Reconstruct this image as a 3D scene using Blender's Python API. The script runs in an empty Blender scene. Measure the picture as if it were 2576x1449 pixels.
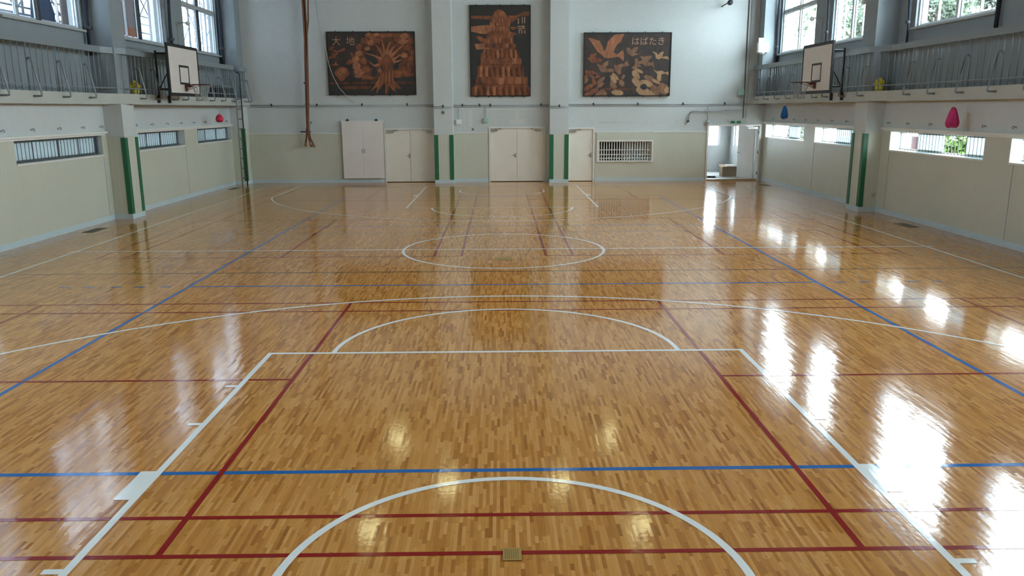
import bpy, bmesh, math, random
from mathutils import Vector, Matrix
random.seed(7)
S = bpy.context.scene
COL = S.collection
PI = math.pi

# ------------------------------------------------------------------ camera, sky, exposure
PITCH, YAW, ROLL = 0.21860323, 0.01417123, -0.00418134
CAMPOS = Vector((-0.05305, -14.19783, 2.44484))
cp, sp, cy, sy = math.cos(PITCH), math.sin(PITCH), math.cos(YAW), math.sin(YAW)
fwd = Vector((sy*cp, cy*cp, -sp))
rgt = Vector((cy, -sy, 0))
upv = rgt.cross(fwd)
r2 = rgt*math.cos(ROLL) + upv*math.sin(ROLL)
u2 = upv*math.cos(ROLL) - rgt*math.sin(ROLL)
cam = bpy.data.cameras.new('camera')
cam.sensor_fit = 'HORIZONTAL'; cam.sensor_width = 36.0
cam.lens = 2029.97/2576*36.0
cam.clip_start = 0.05; cam.clip_end = 300
camo = bpy.data.objects.new('camera', cam); COL.objects.link(camo)
M = Matrix(((r2.x, u2.x, -fwd.x, CAMPOS.x), (r2.y, u2.y, -fwd.y, CAMPOS.y), (r2.z, u2.z, -fwd.z, CAMPOS.z), (0, 0, 0, 1)))
camo.matrix_world = M
S.camera = camo

W = bpy.data.worlds.new('overcast_sky'); S.world = W; W.use_nodes = True
bg = W.node_tree.nodes['Background']
bg.inputs[0].default_value = (0.83, 0.95, 1.0, 1); bg.inputs[1].default_value = 5.0
S.view_settings.view_transform = 'Standard'; S.view_settings.look = 'None'
S.view_settings.exposure = 2.2; S.view_settings.gamma = 1.0; S.view_settings.use_curve_mapping = False
cyc = S.cycles
cyc.max_bounces = 10; cyc.diffuse_bounces = 6; cyc.glossy_bounces = 4; cyc.transparent_max_bounces = 16
cyc.sample_clamp_indirect = 6.0; cyc.caustics_reflective = False; cyc.caustics_refractive = False
cyc.use_denoising = True; cyc.filter_width = 1.7; cyc.denoising_prefilter = 'FAST'

UPWIN = [(-12.2, -9.4), (-8.2, -5.2), (-3.1, -0.2)]  # first two openings are out of view, added to let in more daylight
UPWIN_L = UPWIN + [(1.20, 4.25), (5.95, 8.80), (10.15, 13.0)]
UPWIN_R = UPWIN + [(1.15, 4.25), (6.55, 8.85), (10.1, 13.0)]
UZ0, UZM, UZ1 = 4.15, 5.44, 6.75
def portal(s, y0, y1, z0, z1, x):
    l = bpy.data.lights.new('window_portal', 'AREA'); l.shape = 'RECTANGLE'
    l.size = y1-y0; l.size_y = z1-z0; l.cycles.is_portal = True
    o = bpy.data.objects.new('window_portal', l); COL.objects.link(o)
    o.matrix_world = Matrix.Translation((s*x, (y0+y1)/2, (z0+z1)/2)) @ (Matrix.Rotation(s*PI/2, 4, 'Y') @ Matrix.Rotation(PI/2, 4, 'Z'))
for a, b in UPWIN_L: portal(-1, a, b, UZ0, UZ1, 9.38)
for a, b in UPWIN_R: portal(1, a, b, UZ0, UZ1, 9.38)

# ------------------------------------------------------------------ materials
def newmat(name):
    m = bpy.data.materials.new(name); m.use_nodes = True
    nt = m.node_tree
    return m, nt, nt.nodes['Principled BSDF']
def N(nt, t, **kw):
    n = nt.nodes.new(t)
    for k, v in kw.items(): setattr(n, k, v)
    return n
def mth(nt, op, a, b=None, c=None):
    n = nt.nodes.new('ShaderNodeMath'); n.operation = op
    for i, v in enumerate((a, b, c)):
        if v is None: continue
        if isinstance(v, (int, float)): n.inputs[i].default_value = v
        else: nt.links.new(v, n.inputs[i])
    return n.outputs[0]
def mixc(nt, f, a, b, mode='MIX'):
    n = nt.nodes.new('ShaderNodeMix'); n.data_type = 'RGBA'; n.blend_type = mode
    for i, v in ((0, f), (6, a), (7, b)):
        if isinstance(v, (int, float)): n.inputs[i].default_value = v
        elif isinstance(v, tuple): n.inputs[i].default_value = (*v[:3], 1)
        else: nt.links.new(v, n.inputs[i])
    return n.outputs[2]
def simple(name, col, rough=0.5, metal=0.0, var=0.06, scale=3.0, bump=0.0):
    m, nt, b = newmat(name)
    b.inputs['Roughness'].default_value = rough; b.inputs['Metallic'].default_value = metal
    g = N(nt, 'ShaderNodeNewGeometry'); no = N(nt, 'ShaderNodeTexNoise')
    no.inputs['Scale'].default_value = scale; no.inputs['Detail'].default_value = 4
    nt.links.new(g.outputs['Position'], no.inputs['Vector'])
    lo = tuple(c*(1-var) for c in col); hi = tuple(min(1, c*(1+var)) for c in col)
    nt.links.new(mixc(nt, no.outputs[0], lo, hi), b.inputs['Base Color'])
    if bump:
        bp = N(nt, 'ShaderNodeBump'); bp.inputs['Strength'].default_value = bump; bp.inputs['Distance'].default_value = 0.02
        n2 = N(nt, 'ShaderNodeTexNoise'); n2.inputs['Scale'].default_value = 60
        nt.links.new(g.outputs['Position'], n2.inputs['Vector'])
        nt.links.new(n2.outputs[0], bp.inputs['Height']); nt.links.new(bp.outputs[0], b.inputs['Normal'])
    return m
def wainscot_mat():
    m, nt, b = newmat('cream_grooved_boards')
    b.inputs['Roughness'].default_value = 0.45
    g = N(nt, 'ShaderNodeNewGeometry'); s = N(nt, 'ShaderNodeSeparateXYZ'); nt.links.new(g.outputs['Position'], s.inputs[0])
    u = mth(nt, 'ADD', s.outputs[0], s.outputs[1])
    q = mth(nt, 'DIVIDE', u, 0.105)
    f = mth(nt, 'ABSOLUTE', mth(nt, 'SUBTRACT', mth(nt, 'FRACT', q), 0.5))
    mr = N(nt, 'ShaderNodeMapRange'); nt.links.new(f, mr.inputs[0])
    mr.inputs[1].default_value = 0.0; mr.inputs[2].default_value = 0.05; mr.inputs[3].default_value = 1; mr.inputs[4].default_value = 0
    wn = N(nt, 'ShaderNodeTexWhiteNoise', noise_dimensions='1D'); nt.links.new(mth(nt, 'FLOOR', mth(nt, 'ADD', q, 0.5)), wn.inputs['W'])
    k = mth(nt, 'MULTIPLY', mr.outputs[0], mth(nt, 'ADD', mth(nt, 'MULTIPLY', wn.outputs[0], 0.4), 0.1))
    no = N(nt, 'ShaderNodeTexNoise'); no.inputs['Scale'].default_value = 1.3; nt.links.new(g.outputs['Position'], no.inputs['Vector'])
    base = mixc(nt, no.outputs[0], (0.54, 0.56, 0.465), (0.60, 0.615, 0.52))
    nt.links.new(mixc(nt, k, base, (0.25, 0.23, 0.15)), b.inputs['Base Color'])
    return m
def plaster_mat():
    m, nt, b = newmat('painted_plaster')
    b.inputs['Roughness'].default_value = 0.8
    g = N(nt, 'ShaderNodeNewGeometry')
    n1 = N(nt, 'ShaderNodeTexNoise'); n1.inputs['Scale'].default_value = 0.5; n1.inputs['Detail'].default_value = 6
    n2 = N(nt, 'ShaderNodeTexNoise'); n2.inputs['Scale'].default_value = 9; n2.inputs['Detail'].default_value = 5
    for n in (n1, n2): nt.links.new(g.outputs['Position'], n.inputs['Vector'])
    a = mixc(nt, n1.outputs[0], (0.51, 0.555, 0.55), (0.60, 0.64, 0.63))
    c = mixc(nt, 0.12, a, mixc(nt, n2.outputs[0], (0.35, 0.38, 0.38), (0.85, 0.87, 0.86)))
    nt.links.new(c, b.inputs['Base Color'])
    bp = N(nt, 'ShaderNodeBump'); bp.inputs['Strength'].default_value = 0.15; bp.inputs['Distance'].default_value = 0.01
    nt.links.new(n2.outputs[0], bp.inputs['Height']); nt.links.new(bp.outputs[0], b.inputs['Normal'])
    return m
def floor_bump(nt, b, tilt=None):
    """gentle unevenness of the lacquered strips"""
    g = N(nt, 'ShaderNodeNewGeometry')
    mp = N(nt, 'ShaderNodeMapping'); mp.inputs['Scale'].default_value = (11, 1.1, 1)
    nt.links.new(g.outputs['Position'], mp.inputs[0])
    n1 = N(nt, 'ShaderNodeTexNoise'); n1.inputs['Scale'].default_value = 1.0; n1.inputs['Detail'].default_value = 2
    nt.links.new(mp.outputs[0], n1.inputs['Vector'])
    n2 = N(nt, 'ShaderNodeTexNoise'); n2.inputs['Scale'].default_value = 26; n2.inputs['Detail'].default_value = 1
    nt.links.new(g.outputs['Position'], n2.inputs['Vector'])
    h = mth(nt, 'ADD', mth(nt, 'MULTIPLY', n1.outputs[0], 1.0), mth(nt, 'MULTIPLY', n2.outputs[0], 0.25))
    if tilt is not None: h = mth(nt, 'ADD', h, tilt)
    bp = N(nt, 'ShaderNodeBump'); bp.inputs['Strength'].default_value = 1.0; bp.inputs['Distance'].default_value = 0.0010
    nt.links.new(h, bp.inputs['Height']); nt.links.new(bp.outputs[0], b.inputs['Normal'])
def floor_mat():
    m, nt, b = newmat('lacquered_strip_parquet')
    b.inputs['Roughness'].default_value = 0.10
    b.inputs['IOR'].default_value = 1.56
    g = N(nt, 'ShaderNodeNewGeometry'); s = N(nt, 'ShaderNodeSeparateXYZ'); nt.links.new(g.outputs['Position'], s.inputs[0])
    X, Y = s.outputs[0], s.outputs[1]
    q = mth(nt, 'DIVIDE', X, 0.0225); row = mth(nt, 'FLOOR', q)
    wr = N(nt, 'ShaderNodeTexWhiteNoise', noise_dimensions='1D'); nt.links.new(row, wr.inputs['W'])
    yy = mth(nt, 'SUBTRACT', mth(nt, 'ADD', mth(nt, 'DIVIDE', Y, 0.40), mth(nt, 'MULTIPLY', wr.outputs[0], 7.3)), 400.0)
    # uneven strip lengths
    jit = N(nt, 'ShaderNodeTexWhiteNoise', noise_dimensions='2D')
    cv0 = N(nt, 'ShaderNodeCombineXYZ'); nt.links.new(row, cv0.inputs[0]); nt.links.new(mth(nt, 'FLOOR', yy), cv0.inputs[1]); nt.links.new(cv0.outputs[0], jit.inputs['Vector'])
    fr = mth(nt, 'FRACT', yy)
    half = mth(nt, 'GREATER_THAN', fr, mth(nt, 'ADD', mth(nt, 'MULTIPLY', jit.outputs[0], 0.6), 0.25))
    cell = mth(nt, 'ADD', mth(nt, 'MULTIPLY', mth(nt, 'FLOOR', yy), 2), half)
    cv = N(nt, 'ShaderNodeCombineXYZ'); nt.links.new(row, cv.inputs[0]); nt.links.new(cell, cv.inputs[1])
    wc = N(nt, 'ShaderNodeTexWhiteNoise', noise_dimensions='2D'); nt.links.new(cv.outputs[0], wc.inputs['Vector'])
    cr = N(nt, 'ShaderNodeValToRGB'); e = cr.color_ramp.elements
    e[0].position = 0.0; e[0].color = (0.31, 0.102, 0.017, 1)
    e[1].position = 1.0; e[1].color = (0.69, 0.352, 0.110, 1)
    for p, c in ((0.09, (0.42, 0.156, 0.029, 1)), (0.30, (0.51, 0.212, 0.043, 1)), (0.7, (0.61, 0.280, 0.066, 1))):
        x = e.new(p); x.color = c
    nt.links.new(wc.outputs[0], cr.inputs[0])
    mp = N(nt, 'ShaderNodeMapping'); mp.inputs['Scale'].default_value = (160, 9, 1); nt.links.new(g.outputs['Position'], mp.inputs[0])
    ng = N(nt, 'ShaderNodeTexNoise'); ng.inputs['Scale'].default_value = 1; ng.inputs['Detail'].default_value = 4; nt.links.new(mp.outputs[0], ng.inputs['Vector'])
    c1 = mixc(nt, 0.35, cr.outputs[0], mixc(nt, ng.outputs[0], (0.18, 0.18, 0.18), (0.82, 0.82, 0.82)), 'OVERLAY')
    nb = N(nt, 'ShaderNodeTexNoise'); nb.inputs['Scale'].default_value = 0.8; nt.links.new(g.outputs['Position'], nb.inputs['Vector'])
    c1 = mixc(nt, mth(nt, 'MULTIPLY', nb.outputs[0], 0.35), c1, (0.55, 0.243, 0.053))
    # seams between strips
    fx = mth(nt, 'FRACT', q)
    seam = mth(nt, 'LESS_THAN', mth(nt, 'MINIMUM', fx, mth(nt, 'SUBTRACT', 1, fx)), 0.02)
    c2 = mixc(nt, mth(nt, 'MULTIPLY', seam, 0.35), c1, (0.10, 0.04, 0.01))
    # plugged nail holes, in pairs
    def near(v, per, c0, r):
        d = mth(nt, 'MULTIPLY', mth(nt, 'SUBTRACT', mth(nt, 'FRACT', mth(nt, 'DIVIDE', v, per)), c0), per)
        return d
    rowd = mth(nt, 'FLOOR', mth(nt, 'DIVIDE', Y, 0.303))
    wsh = N(nt, 'ShaderNodeTexWhiteNoise', noise_dimensions='1D'); nt.links.new(rowd, wsh.inputs['W'])
    xs = mth(nt, 'ADD', X, mth(nt, 'MULTIPLY', wsh.outputs[0], 0.33))
    dy = near(Y, 0.303, 0.5, 0)
    dots = None
    for c0 in (0.35, 0.6):
        dx = near(xs, 0.333, c0, 0)
        d = mth(nt, 'LESS_THAN', mth(nt, 'ADD', mth(nt, 'MULTIPLY', dx, dx), mth(nt, 'MULTIPLY', dy, dy)), 0.0042**2)
        dots = d if dots is None else mth(nt, 'MAXIMUM', dots, d)
    c3 = mixc(nt, mth(nt, 'MULTIPLY', dots, 0.7), c2, (0.03, 0.015, 0.008))
    nt.links.new(c3, b.inputs['Base Color'])
    tilt = mth(nt, 'MULTIPLY', mth(nt, 'MULTIPLY', mth(nt, 'SUBTRACT', fx, 0.5), mth(nt, 'SUBTRACT', wc.outputs[0], 0.5)), 0.30)
    floor_bump(nt, b, tilt)
    return m
def line_mat(name, col):
    m, nt, b = newmat(name)
    b.inputs['Roughness'].default_value = 0.10; b.inputs['IOR'].default_value = 1.56
    g = N(nt, 'ShaderNodeNewGeometry'); n = N(nt, 'ShaderNodeTexNoise'); n.inputs['Scale'].default_value = 2
    nt.links.new(g.outputs['Position'], n.inputs['Vector'])
    nt.links.new(mixc(nt, n.outputs[0], tuple(c*0.93 for c in col), col), b.inputs['Base Color'])
    floor_bump(nt, b)
    return m
def copper_mat(name, lo, hi):
    m, nt, b = newmat(name)
    b.inputs['Roughness'].default_value = 0.5
    g = N(nt, 'ShaderNodeNewGeometry')
    mp = N(nt, 'ShaderNodeMapping'); mp.inputs['Scale'].default_value = (14, 1, 5); nt.links.new(g.outputs['Position'], mp.inputs[0])
    n = N(nt, 'ShaderNodeTexNoise'); n.inputs['Scale'].default_value = 1; n.inputs['Detail'].default_value = 5; nt.links.new(mp.outputs[0], n.inputs['Vector'])
    n2 = N(nt, 'ShaderNodeTexNoise'); n2.inputs['Scale'].default_value = 4; n2.inputs['Detail'].default_value = 2; nt.links.new(g.outputs['Position'], n2.inputs['Vector'])
    cr = N(nt, 'ShaderNodeValToRGB'); e = cr.color_ramp.elements
    e[0].position = 0.33; e[0].color = (*lo, 1); e[1].position = 0.67; e[1].color = (*hi, 1)
    nt.links.new(mth(nt, 'ADD', mth(nt, 'MULTIPLY', n.outputs[0], 0.5), mth(nt, 'MULTIPLY', n2.outputs[0], 0.5)), cr.inputs[0])
    nt.links.new(cr.outputs[0], b.inputs['Base Color'])
    return m
def glass_mat(name, tint=(0.95, 0.98, 1.0)):
    m = bpy.data.materials.new(name); m.use_nodes = True; nt = m.node_tree; nt.nodes.clear()
    o = N(nt, 'ShaderNodeOutputMaterial'); t = N(nt, 'ShaderNodeBsdfTransparent'); t.inputs[0].default_value = (*tint, 1)
    gl = N(nt, 'ShaderNodeBsdfGlossy'); gl.inputs['Roughness'].default_value = 0.02
    lw = N(nt, 'ShaderNodeLayerWeight'); lw.inputs[0].default_value = 0.5
    fr = mth(nt, 'ADD', mth(nt, 'MULTIPLY', mth(nt, 'POWER', lw.outputs['Facing'], 5.0), 0.5), 0.03)
    mx = N(nt, 'ShaderNodeMixShader'); nt.links.new(fr, mx.inputs[0]); nt.links.new(t.outputs[0], mx.inputs[1]); nt.links.new(gl.outputs[0], mx.inputs[2])
    nt.links.new(mx.outputs[0], o.inputs[0]); return m
def frosted_mat(name, col):
    m = bpy.data.materials.new(name); m.use_nodes = True; nt = m.node_tree; nt.nodes.clear()
    o = N(nt, 'ShaderNodeOutputMaterial'); t = N(nt, 'ShaderNodeBsdfTranslucent'); t.inputs[0].default_value = (*col, 1)
    d = N(nt, 'ShaderNodeBsdfDiffuse'); d.inputs[0].default_value = (*col, 1)
    no = N(nt, 'ShaderNodeTexNoise'); no.inputs['Scale'].default_value = 2.0
    mx = N(nt, 'ShaderNodeMixShader'); mx.inputs[0].default_value = 0.35
    nt.links.new(t.outputs[0], mx.inputs[1]); nt.links.new(d.outputs[0], mx.inputs[2]); nt.links.new(mx.outputs[0], o.inputs[0]); return m
def emit_mat(name, col, st):
    m = bpy.data.materials.new(name); m.use_nodes = True; nt = m.node_tree; nt.nodes.clear()
    o = N(nt, 'ShaderNodeOutputMaterial'); e = N(nt, 'ShaderNodeEmission'); e.inputs[0].default_value = (*col, 1); e.inputs[1].default_value = st
    nt.links.new(e.outputs[0], o.inputs[0]); return m

MT = dict(
    plaster=plaster_mat(), boards=wainscot_mat(), floor=floor_mat(),
    lw=line_mat('white_line_paint', (0.86, 0.87, 0.83)), lr=line_mat('red_line_paint', (0.28, 0.012, 0.013)),
    lb=line_mat('blue_line_paint', (0.010, 0.135, 0.42)), lk=line_mat('dark_line_paint', (0.05, 0.03, 0.015)),
    base=simple('pale_blue_skirting_paint', (0.52, 0.64, 0.68), 0.5), green=simple('green_strip_padding', (0.014, 0.135, 0.058), 0.5),
    white=simple('white_gloss_paint', (0.74, 0.74, 0.70), 0.4), door=simple('cream_door_paint', (0.80, 0.77, 0.68), 0.4),
    board=simple('pale_sliding_board', (0.74, 0.70, 0.66), 0.4), trimw=simple('off_white_trim', (0.76, 0.77, 0.73), 0.5),
    slab=simple('balcony_paint', (0.46, 0.475, 0.44), 0.7), ceil=simple('grey_ceiling_board', (0.36, 0.34, 0.30), 0.9),
    rail=simple('blue_grey_rail_paint', (0.22, 0.265, 0.285), 0.35), alu=simple('aluminium', (0.62, 0.66, 0.70), 0.35, 0.5),
    dark=simple('dark_metal', (0.03, 0.035, 0.04), 0.45), black=simple('black_paint', (0.012, 0.014, 0.016), 0.5),
    steel=simple('brushed_steel', (0.45, 0.45, 0.43), 0.35, 0.8), rope=simple('brown_rope', (0.19, 0.085, 0.045), 0.9, bump=0.6),
    ropelt=simple('frayed_rope_end', (0.30, 0.17, 0.08), 0.9), curtain=simple('black_curtain_cloth', (0.012, 0.018, 0.03), 0.8),
    glass=glass_mat('clear_glass'), frost=frosted_mat('frosted_glass', (0.58, 0.63, 0.62)), frostr=frosted_mat('pale_frosted_glass', (0.52, 0.62, 0.66)),
    bb=simple('white_backboard', (0.70, 0.66, 0.62), 0.45), rim=simple('rusty_red_rim', (0.10, 0.025, 0.02), 0.5), net=simple('grey_net_cord', (0.35, 0.36, 0.36), 0.8),
    panelbg=simple('blackened_wood', (0.026, 0.024, 0.023), 0.45, var=0.25, scale=6),
    copb=copper_mat('copper_ground', (0.026, 0.019, 0.016), (0.055, 0.036, 0.028)), cop1=copper_mat('copper_dark', (0.045, 0.017, 0.010), (0.17, 0.052, 0.022)), cop2=copper_mat('copper_mid', (0.10, 0.029, 0.012), (0.31, 0.098, 0.036)),
    cop3=copper_mat('copper_light', (0.19, 0.068, 0.030), (0.44, 0.175, 0.078)), letter=simple('pale_copper_lettering', (0.50, 0.28, 0.19), 0.5),
    tan1=copper_mat('tan_wood_mid', (0.12, 0.055, 0.03), (0.30, 0.15, 0.075)), tan2=copper_mat('tan_wood_light', (0.26, 0.14, 0.07), (0.46, 0.28, 0.15)),
    red=simple('red_tassel_plastic', (0.74, 0.05, 0.12), 0.6), blue=simple('blue_tassel_plastic', (0.01, 0.13, 0.42), 0.6), pink=simple('pink_tassel_plastic', (0.66, 0.04, 0.20), 0.6),
    yellow=simple('yellow_plastic', (0.62, 0.52, 0.06), 0.6), string=simple('white_string', (0.6, 0.6, 0.6), 0.8),
    grey=simple('grey_conduit', (0.40, 0.43, 0.43), 0.5), mint=simple('mint_box_paint', (0.35, 0.55, 0.50), 0.5),
    exitg=simple('exit_sign_green', (0.0, 0.20, 0.09), 0.4), card=simple('cardboard', (0.36, 0.25, 0.17), 0.85), grate=simple('olive_grate', (0.14, 0.14, 0.10), 0.6),
    brass=simple('dull_brass', (0.42, 0.25, 0.06), 0.35), wood=simple('threshold_wood', (0.50, 0.40, 0.28), 0.4), leaf=simple('leaf_green', (0.055, 0.085, 0.045), 0.6, var=0.35, scale=5),
    leafl=simple('bright_leaf_green', (0.07, 0.13, 0.015), 0.6, var=0.35, scale=5), bark=simple('bark', (0.10, 0.075, 0.05), 0.9),
    sheet=simple('pale_pink_sheet', (0.22, 0.165, 0.15), 0.8), orange=simple('orange_band', (0.30, 0.09, 0.025), 0.7), navy=simple('navy_sheet', (0.01, 0.03, 0.07), 0.8),
    ext=simple('exterior_white_wall', (0.75, 0.76, 0.76), 0.8), conc=simple('exterior_concrete', (0.45, 0.45, 0.44), 0.9), roof=simple('grey_roof_tile', (0.16, 0.17, 0.18), 0.7),
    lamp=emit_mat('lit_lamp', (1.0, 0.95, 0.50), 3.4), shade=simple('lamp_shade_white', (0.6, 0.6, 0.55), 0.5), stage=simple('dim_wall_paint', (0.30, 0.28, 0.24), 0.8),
    patch=simple('pale_wall_patch', (0.61, 0.65, 0.64), 0.8), mesh=frosted_mat('scaffold_mesh_cloth', (0.56, 0.58, 0.62)), upgrey=simple('grey_upper_wall_paint', (0.25, 0.29, 0.31), 0.8, bump=0.1), lobby=simple('grey_white_lobby_paint', (0.42, 0.42, 0.41), 0.7), softbar=simple('grey_window_bar', (0.10, 0.12, 0.13), 0.5), pipe=simple('dull_scaffold_tube', (0.16, 0.18, 0.20), 0.5), redobj=simple('red_post', (0.05, 0.012, 0.015), 0.6))

# ------------------------------------------------------------------ building helpers
ORG = {}
class MB:
    def __init__(s): s.bm = bmesh.new(); s.mi = 0
    def _f(s, vs):
        try:
            f = s.bm.faces.new(vs); f.material_index = s.mi; return f
        except ValueError: return None
    def box(s, x0, x1, y0, y1, z0, z1):
        x0, x1 = sorted((x0, x1)); y0, y1 = sorted((y0, y1)); z0, z1 = sorted((z0, z1))
        v = [s.bm.verts.new(p) for p in ((x0,y0,z0),(x1,y0,z0),(x1,y1,z0),(x0,y1,z0),(x0,y0,z1),(x1,y0,z1),(x1,y1,z1),(x0,y1,z1))]
        for q in ((3,2,1,0),(4,5,6,7),(0,1,5,4),(1,2,6,5),(2,3,7,6),(3,0,4,7)): s._f([v[i] for i in q])
        return s
    def tube(s, pts, r, n=8, rr=None):
        pts = [Vector(p) for p in pts]; rings = []
        for i, p in enumerate(pts):
            if i == 0: d = pts[1]-p
            elif i == len(pts)-1: d = p-pts[i-1]
            else: d = (pts[i+1]-p).normalized()+(p-pts[i-1]).normalized()
            d.normalize()
            a = Vector((0,0,1)) if abs(d.z) < 0.9 else Vector((1,0,0))
            u = d.cross(a).normalized(); w = u.cross(d)
            R = rr[i] if rr else r
            rings.append([s.bm.verts.new(p+(u*math.cos(t)+w*math.sin(t))*R) for t in [2*PI*k/n for k in range(n)]])
        for A, B in zip(rings, rings[1:]):
            for k in range(n): s._f([A[k], A[(k+1)%n], B[(k+1)%n], B[k]])
        s._f(rings[0][::-1]); s._f(rings[-1]); return s
    def prism(s, pts, d):
        d = Vector(d); a = [s.bm.verts.new(p) for p in pts]; b = [s.bm.verts.new(Vector(p)+d) for p in pts]; n = len(a)
        s._f(a); s._f(b[::-1])
        for i in range(n): s._f([a[i], b[i], b[(i+1)%n], a[(i+1)%n]])
        return s
    def lathe(s, c, prof, n=20, axis='Z'):
        c = Vector(c); rings = []
        for r, h in prof:
            ring = []
            for k in range(n):
                t = 2*PI*k/n
                p = Vector((r*math.cos(t), r*math.sin(t), h))
                if axis == 'Y': p = Vector((p.x, p.z, p.y))
                if axis == 'X': p = Vector((p.z, p.y, p.x))
                ring.append(s.bm.verts.new(c+p))
            rings.append(ring)
        for A, B in zip(rings, rings[1:]):
            for k in range(n): s._f([A[k], A[(k+1)%n], B[(k+1)%n], B[k]])
        s._f(rings[0][::-1]); s._f(rings[-1]); return s
    def quad(s, *p): s._f([s.bm.verts.new(q) for q in p]); return s
    def build(s, name, mats, parent=None, org=None, smooth=False, bevel=0):
        if not isinstance(mats, (list, tuple)): mats = [mats]
        if bevel:
            bmesh.ops.bevel(s.bm, geom=[e for e in s.bm.edges], offset=bevel, segments=1, affect='EDGES')
        bmesh.ops.recalc_face_normals(s.bm, faces=s.bm.faces)
        o0 = ORG[parent.name] if parent else Vector(org or (0,0,0))
        bmesh.ops.translate(s.bm, verts=s.bm.verts, vec=-o0)
        me = bpy.data.meshes.new(name); s.bm.to_mesh(me); s.bm.free()
        for m in mats: me.materials.append(m)
        if smooth:
            for p in me.polygons: p.use_smooth = True
        ob = bpy.data.objects.new(name, me); COL.objects.link(ob)
        if parent: ob.parent = parent
        else: ob.location = o0
        ORG[ob.name] = o0
        return ob
def tag(o, label=None, cat=None, group=None, kind=None):
    if label: o['label'] = label
    if cat: o['category'] = cat
    if group: o['group'] = group
    if kind: o['kind'] = kind
    return o
def thing(name, label, cat, loc, group=None, kind=None):
    o = bpy.data.objects.new(name, None); COL.objects.link(o); o.location = loc; o.empty_display_size = 0.1
    ORG[o.name] = Vector(loc); return tag(o, label, cat, group, kind)
def dup(o, delta, label=None, parent=None, mirror=False):
    c = o.copy(); COL.objects.link(c)
    if parent: c.parent = parent
    else: c.location = o.location + Vector(delta)
    if label: c['label'] = label
    for ch in list(o.children): dup(ch, None, None, c)
    return c
def holed(u0, u1, z0, z1, holes, put):
    """fill the rectangle u0..u1, z0..z1 with boxes that leave the holes open"""
    us = sorted({u0, u1, *[h[0] for h in holes], *[h[1] for h in holes]}); us = [u for u in us if u0 <= u <= u1]
    for a, b in zip(us, us[1:]):
        m = (a+b)/2; hs = sorted([(h[2], h[3]) for h in holes if h[0] < m < h[1]]); z = z0
        for h0, h1 in hs:
            if h0 > z: put(a, b, z, h0)
            z = max(z, h1)
        if z < z1: put(a, b, z, z1)

# ------------------------------------------------------------------ floor and its markings
YB = 13.65
m = MB(); m.box(-9.28, 9.30, -16.0, YB+.3, -0.2, 0.0)
floor = tag(m.build('floor', MT['floor']), 'glossy light brown strip parquet floor of the sports hall', 'floor', kind='structure')
class LN:
    def __init__(s, z): s.m = MB(); s.z = z-.0004
    def seg(s, x0, y0, x1, y1, w):      # straight line, width w centred
        d = Vector((x1-x0, y1-y0)); n = Vector((-d.y, d.x)).normalized()*w/2
        s.m.quad(*[(p[0], p[1], s.z) for p in ((x0-n.x, y0-n.y), (x1-n.x, y1-n.y), (x1+n.x, y1+n.y), (x0+n.x, y0+n.y))])
    def rect(s, x0, x1, y0, y1): s.z += 1e-5; s.m.quad((x0,y0,s.z),(x1,y0,s.z),(x1,y1,s.z),(x0,y1,s.z))
    def arc(s, cx, cy_, r0, r1, a0, a1, n=72):
        s.z += 1e-5
        for i in range(n):
            t, u = a0+(a1-a0)*i/n, a0+(a1-a0)*(i+1)/n
            s.m.quad(*[(cx+r*math.cos(k), cy_+r*math.sin(k), s.z) for r, k in ((r0,t),(r1,t),(r1,u),(r0,u))])
B, HX = 11.995, 7.58
l = LN(0.0024)
for s in (-1, 1):
    l.rect(s*HX-0.025, s*HX+0.025, -B, B)                       # side lines
    l.rect(-HX, HX, s*B-0.025, s*B+0.025)                       # end lines
    ft = s*(B-5.8)
    l.rect(-2.45, 2.45, min(ft, ft+s*0.05), max(ft, ft+s*0.05))
    for t in (-1, 1):
        l.rect(min(t*2.45, t*2.40), max(t*2.45, t*2.40), min(ft, s*B), max(ft, s*B))
        yb = lambda d: s*(B-d)
        for d0, d1 in ((1.75, 1.80), (2.60, 3.02), (3.85, 3.90), (4.75, 4.80)):
            l.rect(min(t*2.45, t*2.555), max(t*2.45, t*2.555), min(yb(d0), yb(d1)), max(yb(d0), yb(d1)))
        xs = 6.55; yc = s*(B-1.575); dy = math.sqrt(6.75**2-xs**2)
        l.rect(min(t*xs, t*(xs-.05)), max(t*xs, t*(xs-.05)), min(s*B, yc-s*dy), max(s*B, yc-s*dy))
        l.rect(min(t*1.25, t*1.30), max(t*1.25, t*1.30), min(yc, yc+s*.375), max(yc, yc+s*.375))
    base = -PI/2 if s > 0 else PI/2
    l.arc(0, ft, 1.75, 1.80, base-PI/2, base+PI/2)
    l.arc(0, yc, 1.25, 1.30, base-PI/2, base+PI/2)
    a = math.asin(xs/6.75); l.arc(0, yc, 6.70, 6.75, base-a, base+a, 120)
l.rect(-HX-0.15, HX+0.15, -0.025, 0.025)
l.arc(0, 0, 1.75, 1.80, 0, 2*PI, 120)
tag(l.m.build('court_line', MT['lw'], floor), 'white basketball court lines')
l = LN(0.0018)
w = 0.02
for y in (-10.08, -9.64, -4.46, -4.01): l.rect(-6.7, 6.7, y-w, y+w)
for s in (-1, 1):
    for x in (1.99, 5.95, 6.7): l.rect(s*x-w, s*x+w, -10.08, -4.01)
    l.rect(min(s*1.99, s*6.7), max(s*1.99, s*6.7), -7.045-w, -7.045+w)
    for x in (0.72, 1.18, 6.42, 6.88): l.rect(s*x-w, s*x+w, -0.67, 12.73)
    for y in (-0.67, 4.05, 8.01, 11.97, 12.73): l.rect(min(s*.72, s*6.88), max(s*.72, s*6.88), y-w, y+w)
    l.rect(s*3.77-w, s*3.77+w, -0.67, 4.05); l.rect(s*3.77-w, s*3.77+w, 8.01, 12.73)
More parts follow.
